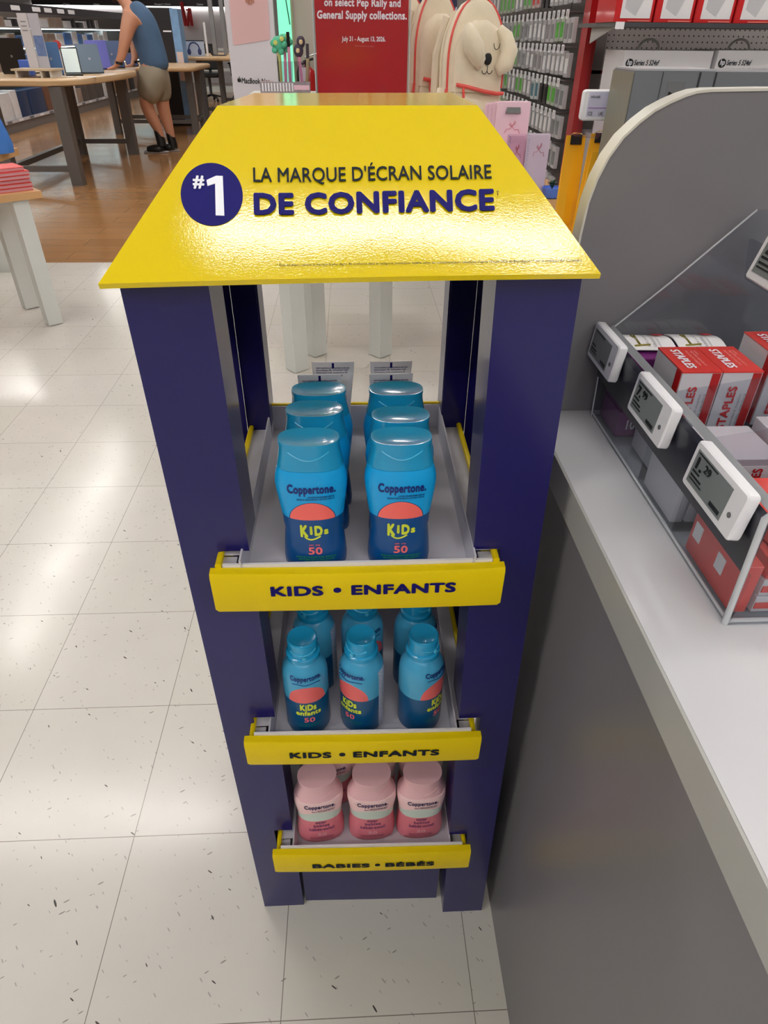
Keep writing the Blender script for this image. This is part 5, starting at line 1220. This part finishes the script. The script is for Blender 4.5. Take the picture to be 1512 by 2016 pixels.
def chair(label,x,y,s=1):
    t=thing('office_chair',label,'office chair',(x,y,0),0,'black office chairs')
    B().rbox(x-.25,x+.25,y-.24,y+.24,.45,.53,.06,4).build('seat',BLACK,t,40)
    B().rbox(x-.22,x+.22,y+.20,y+.26,.58,1.05,.06,4,'y').build('backrest',BLACK,t,40)
    B().box(x-.03,x+.03,y+.24,y+.27,.46,.62).build('back_bracket',BLACK,t,0)
    B().cyl((x,y,.12),(x,y,.449),.03).build('gas_post',DGREY,t)
    for k in range(5):
        a=k*2*math.pi/5+.3; e=Vector((x+.3*math.cos(a),y+.3*math.sin(a),.07))
        l=B(); l.tube([(x,y,.12),e],[.025,.016],6); l=l.build('leg',BLACK,t); B().ball((e.x,e.y,.03),.03).build('caster',BLACK,l,60)
    for s_ in (-1,1): B().tube([(x+s_*.25,y,.5),(x+s_*.28,y,.68),(x+s_*.28,y-.18,.70),(x+s_*.28,y+.12,.70)],.018,6).build('armrest',BLACK,t)
    return t
chair('black office chair below the far table, left of its near leg',-2.95,17.2); chair('black office chair behind the far table legs, right of the other',-2.25,17.6)
t=thing('white_low_shelf','low white shelving behind the office chairs','shelf unit',(-2.6,20,0))
B().box(-3.6,-1.9,20.0,20.6,.0,.12).box(-3.6,-1.9,20.0,20.6,.45,.50).box(-3.6,-1.9,20.0,20.6,.88,.93).box(-3.6,-3.55,20.0,20.6,.12,.88).box(-1.95,-1.9,20.0,20.6,.12,.88).build('shelves',LEGW,t,0)
# ================= the man =================
SKIN=mat('skin_tone',(196,140,112),.5,bump=.05,bscale=60); TEE=mat('slate_blue_jersey',(70,98,130),.8,var=.12,vscale=14,bump=.4,bscale=10); KH=mat('khaki_shorts',(142,132,114),.8,var=.08,vscale=10); HAIR=mat('brown_hair',(58,36,28),.7)
def skin(name,verts,edges,rad,m,parent,root=0,sub=2,label=None):
    me=bpy.data.meshes.new('tmp'); me.from_pydata([tuple(v) for v in verts],edges,[]); o=bpy.data.objects.new('tmp',me); COL.objects.link(o)
    md=o.modifiers.new('s','SKIN'); md.use_smooth_shade=True
    for i,r_ in enumerate(rad):
        sv=me.skin_vertices[0].data[i]; sv.radius=(r_,r_) if not isinstance(r_,tuple) else r_; sv.use_root=(i==root)
    s2=o.modifiers.new('u','SUBSURF'); s2.levels=sub; s2.render_levels=sub
    dg=bpy.context.evaluated_depsgraph_get(); dg.update(); nm=bpy.data.meshes.new_from_object(o.evaluated_get(dg)); bpy.data.objects.remove(o)
    nm.name=name; o0=org(parent)
    for v in nm.vertices: v.co-=o0
    return link(name,nm,m,parent,180,label)
YM=9.3
P_=lambda u,v,dy=0:at(u,v,y=YM+dy)
MAN=thing('person','person in slate blue tank top and khaki shorts leaning over the laptop table','person',(P_(322,296).x,YM,0))
pel=P_(302,137); 
V_=[pel,P_(296,105),P_(286,70),P_(268,35),P_(255,16),P_(243,2),P_(232,-14),P_(222,-30)]   # 0 pelvis ..7 head
Rr=[(.13,.12),(.125,.105),(.135,.11),(.15,.115),(.10,.085),(.055,.055),(.072,.07),(.082,.08)]
E_=[(i,i+1) for i in range(7)]
def add(v,r,p): V_.append(v); Rr.append(r); E_.append((p,len(V_)-1)); return len(V_)-1
# near arm (right side of the body towards the camera), palm on the table
a=add(P_(256,36,-.17),.098,3); a=add(P_(249,66,-.22),.078,a); a=add(P_(244,90,-.25),.060,a); a=add(P_(240,108,-.25),.052,a); a=add(P_(233,126,-.24),.032,a)
wr=a; hp=add(P_(222,134.5,-.22),(.030,.014),wr)
tips=[]
for k,(du,dv,dy) in enumerate(((-9,1.2,-.05),(-11,1.0,-.02),(-11,.8,.01),(-9,.6,.04))):
    b1=add(P_(222+du*.5,134+dv*.5,-.22+dy*.8),.0105,hp); b1=add(P_(222+du,134.6+dv,-.22+dy),.008,b1)
b1=add(P_(226,133.5,-.16),.011,wr); add(P_(220,134.8,-.13),.008,b1)
# far arm
a=add(P_(262,32,.17),.085,3); a=add(P_(262,66,.22),.068,a); a=add(P_(264,92,.20),.052,a); a=add(P_(266,112,.12),.044,a); a=add(P_(262,126,.06),.025,a); hp=add(P_(255,130,.04),(.028,.014),a)
for k,(du,dv,dy) in enumerate(((-7,1.0,-.05),(-9,.8,-.02),(-9,.6,.01),(-7,.5,.04))):
    b1=add(P_(255+du*.5,130+dv*.5,.04+dy*.8),.0105,hp); b1=add(P_(255+du,130.6+dv,.04+dy),.008,b1)
b1=add(P_(258,129.5,.10),.011,a); add(P_(252,130.5,.12),.008,b1)
# legs
hl=add(P_(298,150,-.10),.12,0); k1=add(P_(290,185,-.09),.10,hl); kn=add(P_(286,205,-.08),.082,k1); c1=add(P_(298,228,-.06),.084,kn); an=add(P_(316,264,-.05),.048,c1); add(P_(318,279,-.05),.045,an)
hr=add(P_(312,150,.09),.12,0); k1=add(P_(318,185,.09),.10,hr); kn=add(P_(320,205,.09),.082,k1); c1=add(P_(326,232,.10),.084,kn); an=add(P_(338,272,.10),.048,c1); add(P_(340,284,.10),.045,an)
skin('body',V_,E_,Rr,SKIN,MAN,0,2)
skin('tank_top',[P_(308,146),P_(303,118),P_(297,98),P_(288,70),P_(276,40),P_(266,20),P_(256,6)],[(0,1),(1,2),(2,3),(3,4),(4,5),(5,6)],[(.19,.185),(.185,.18),(.18,.18),(.185,.19),(.20,.19),(.165,.14),(.085,.08)],TEE,MAN,0,2)
skin('shorts',[P_(301,112),P_(303,141),P_(296,165,-.10),P_(292,206,-.09),P_(313,165,.09),P_(318,206,.09)],[(0,1),(1,2),(2,3),(1,4),(4,5)],[(.175,.17),(.19,.185),(.155,.15),(.15,.145),(.155,.15),(.15,.145)],KH,MAN,1,2)
for nm_,(au,av,ad) in (('a',(317,278,-.05)),('b',(340,283,.10))):
    c=P_(au,av,ad); gz=.0
    B().tube([c+Vector((-.022,0,.17)),c+Vector((-.012,0,.08)),c+Vector((0,0,0)),c+Vector((0,0,-.05))],[.050,.052,.056,.058],14).build('sock',BLACK,MAN,60)
    toe=Vector((c.x-.20,c.y,.035)); 
    skin('shoe',[Vector((c.x+.03,c.y,.045)),Vector((c.x-.08,c.y,.045)),toe],[(0,1),(1,2)],[(.065,.062),(.066,.058),(.052,.040)],mat('black_shoe',(22,22,24),.35),MAN,0,2)
    B().rbox(c.x-.235,c.x+.075,c.y-.045,c.y+.045,.0,.018,.03,4).build('shoe_sole',mat('sole_grey',(150,146,146),.5),MAN,30)
hd=P_(222,-30)
skin('hair',[hd+Vector((.03,0,.0)),hd+Vector((.02,0,.04)),hd+Vector((-.04,0,.05))],[(0,1),(1,2)],[.086,.088,.06],HAIR,MAN,0,2)
skin('beard',[P_(233,-2)+Vector((-.02,0,0)),P_(226,-4),P_(221,-9)],[(0,1),(1,2)],[.05,.055,.04],HAIR,MAN,0,2)
B().ball((hd.x-.09,hd.y,hd.z-.03),.018,.014,.02).build('nose',SKIN,MAN,70)
for s_ in (-1,1): 
    B().ball((hd.x-.075,hd.y+s_*.032,hd.z+.0),.010).build('eye',BLACK,MAN,70); B().ball((hd.x+.0,hd.y+s_*.083,hd.z-.015),.016,.008,.028).build('ear',SKIN,MAN,70)
B().ball((hd.x-.082,hd.y,hd.z-.068),.012,.024,.006).build('mouth',mat('lip',(160,90,84),.5),MAN,70)
w_=P_(235,124,-.25); B().tube([w_+Vector((0,0,.012)),w_-Vector((.006,0,.012))],.040,12).build('wristwatch',BLACK,MAN)
w_=P_(264,122,.09); B().tube([w_+Vector((0,0,.012)),w_-Vector((.0,0,.012))],.037,12).build('wristband',BLACK,MAN)
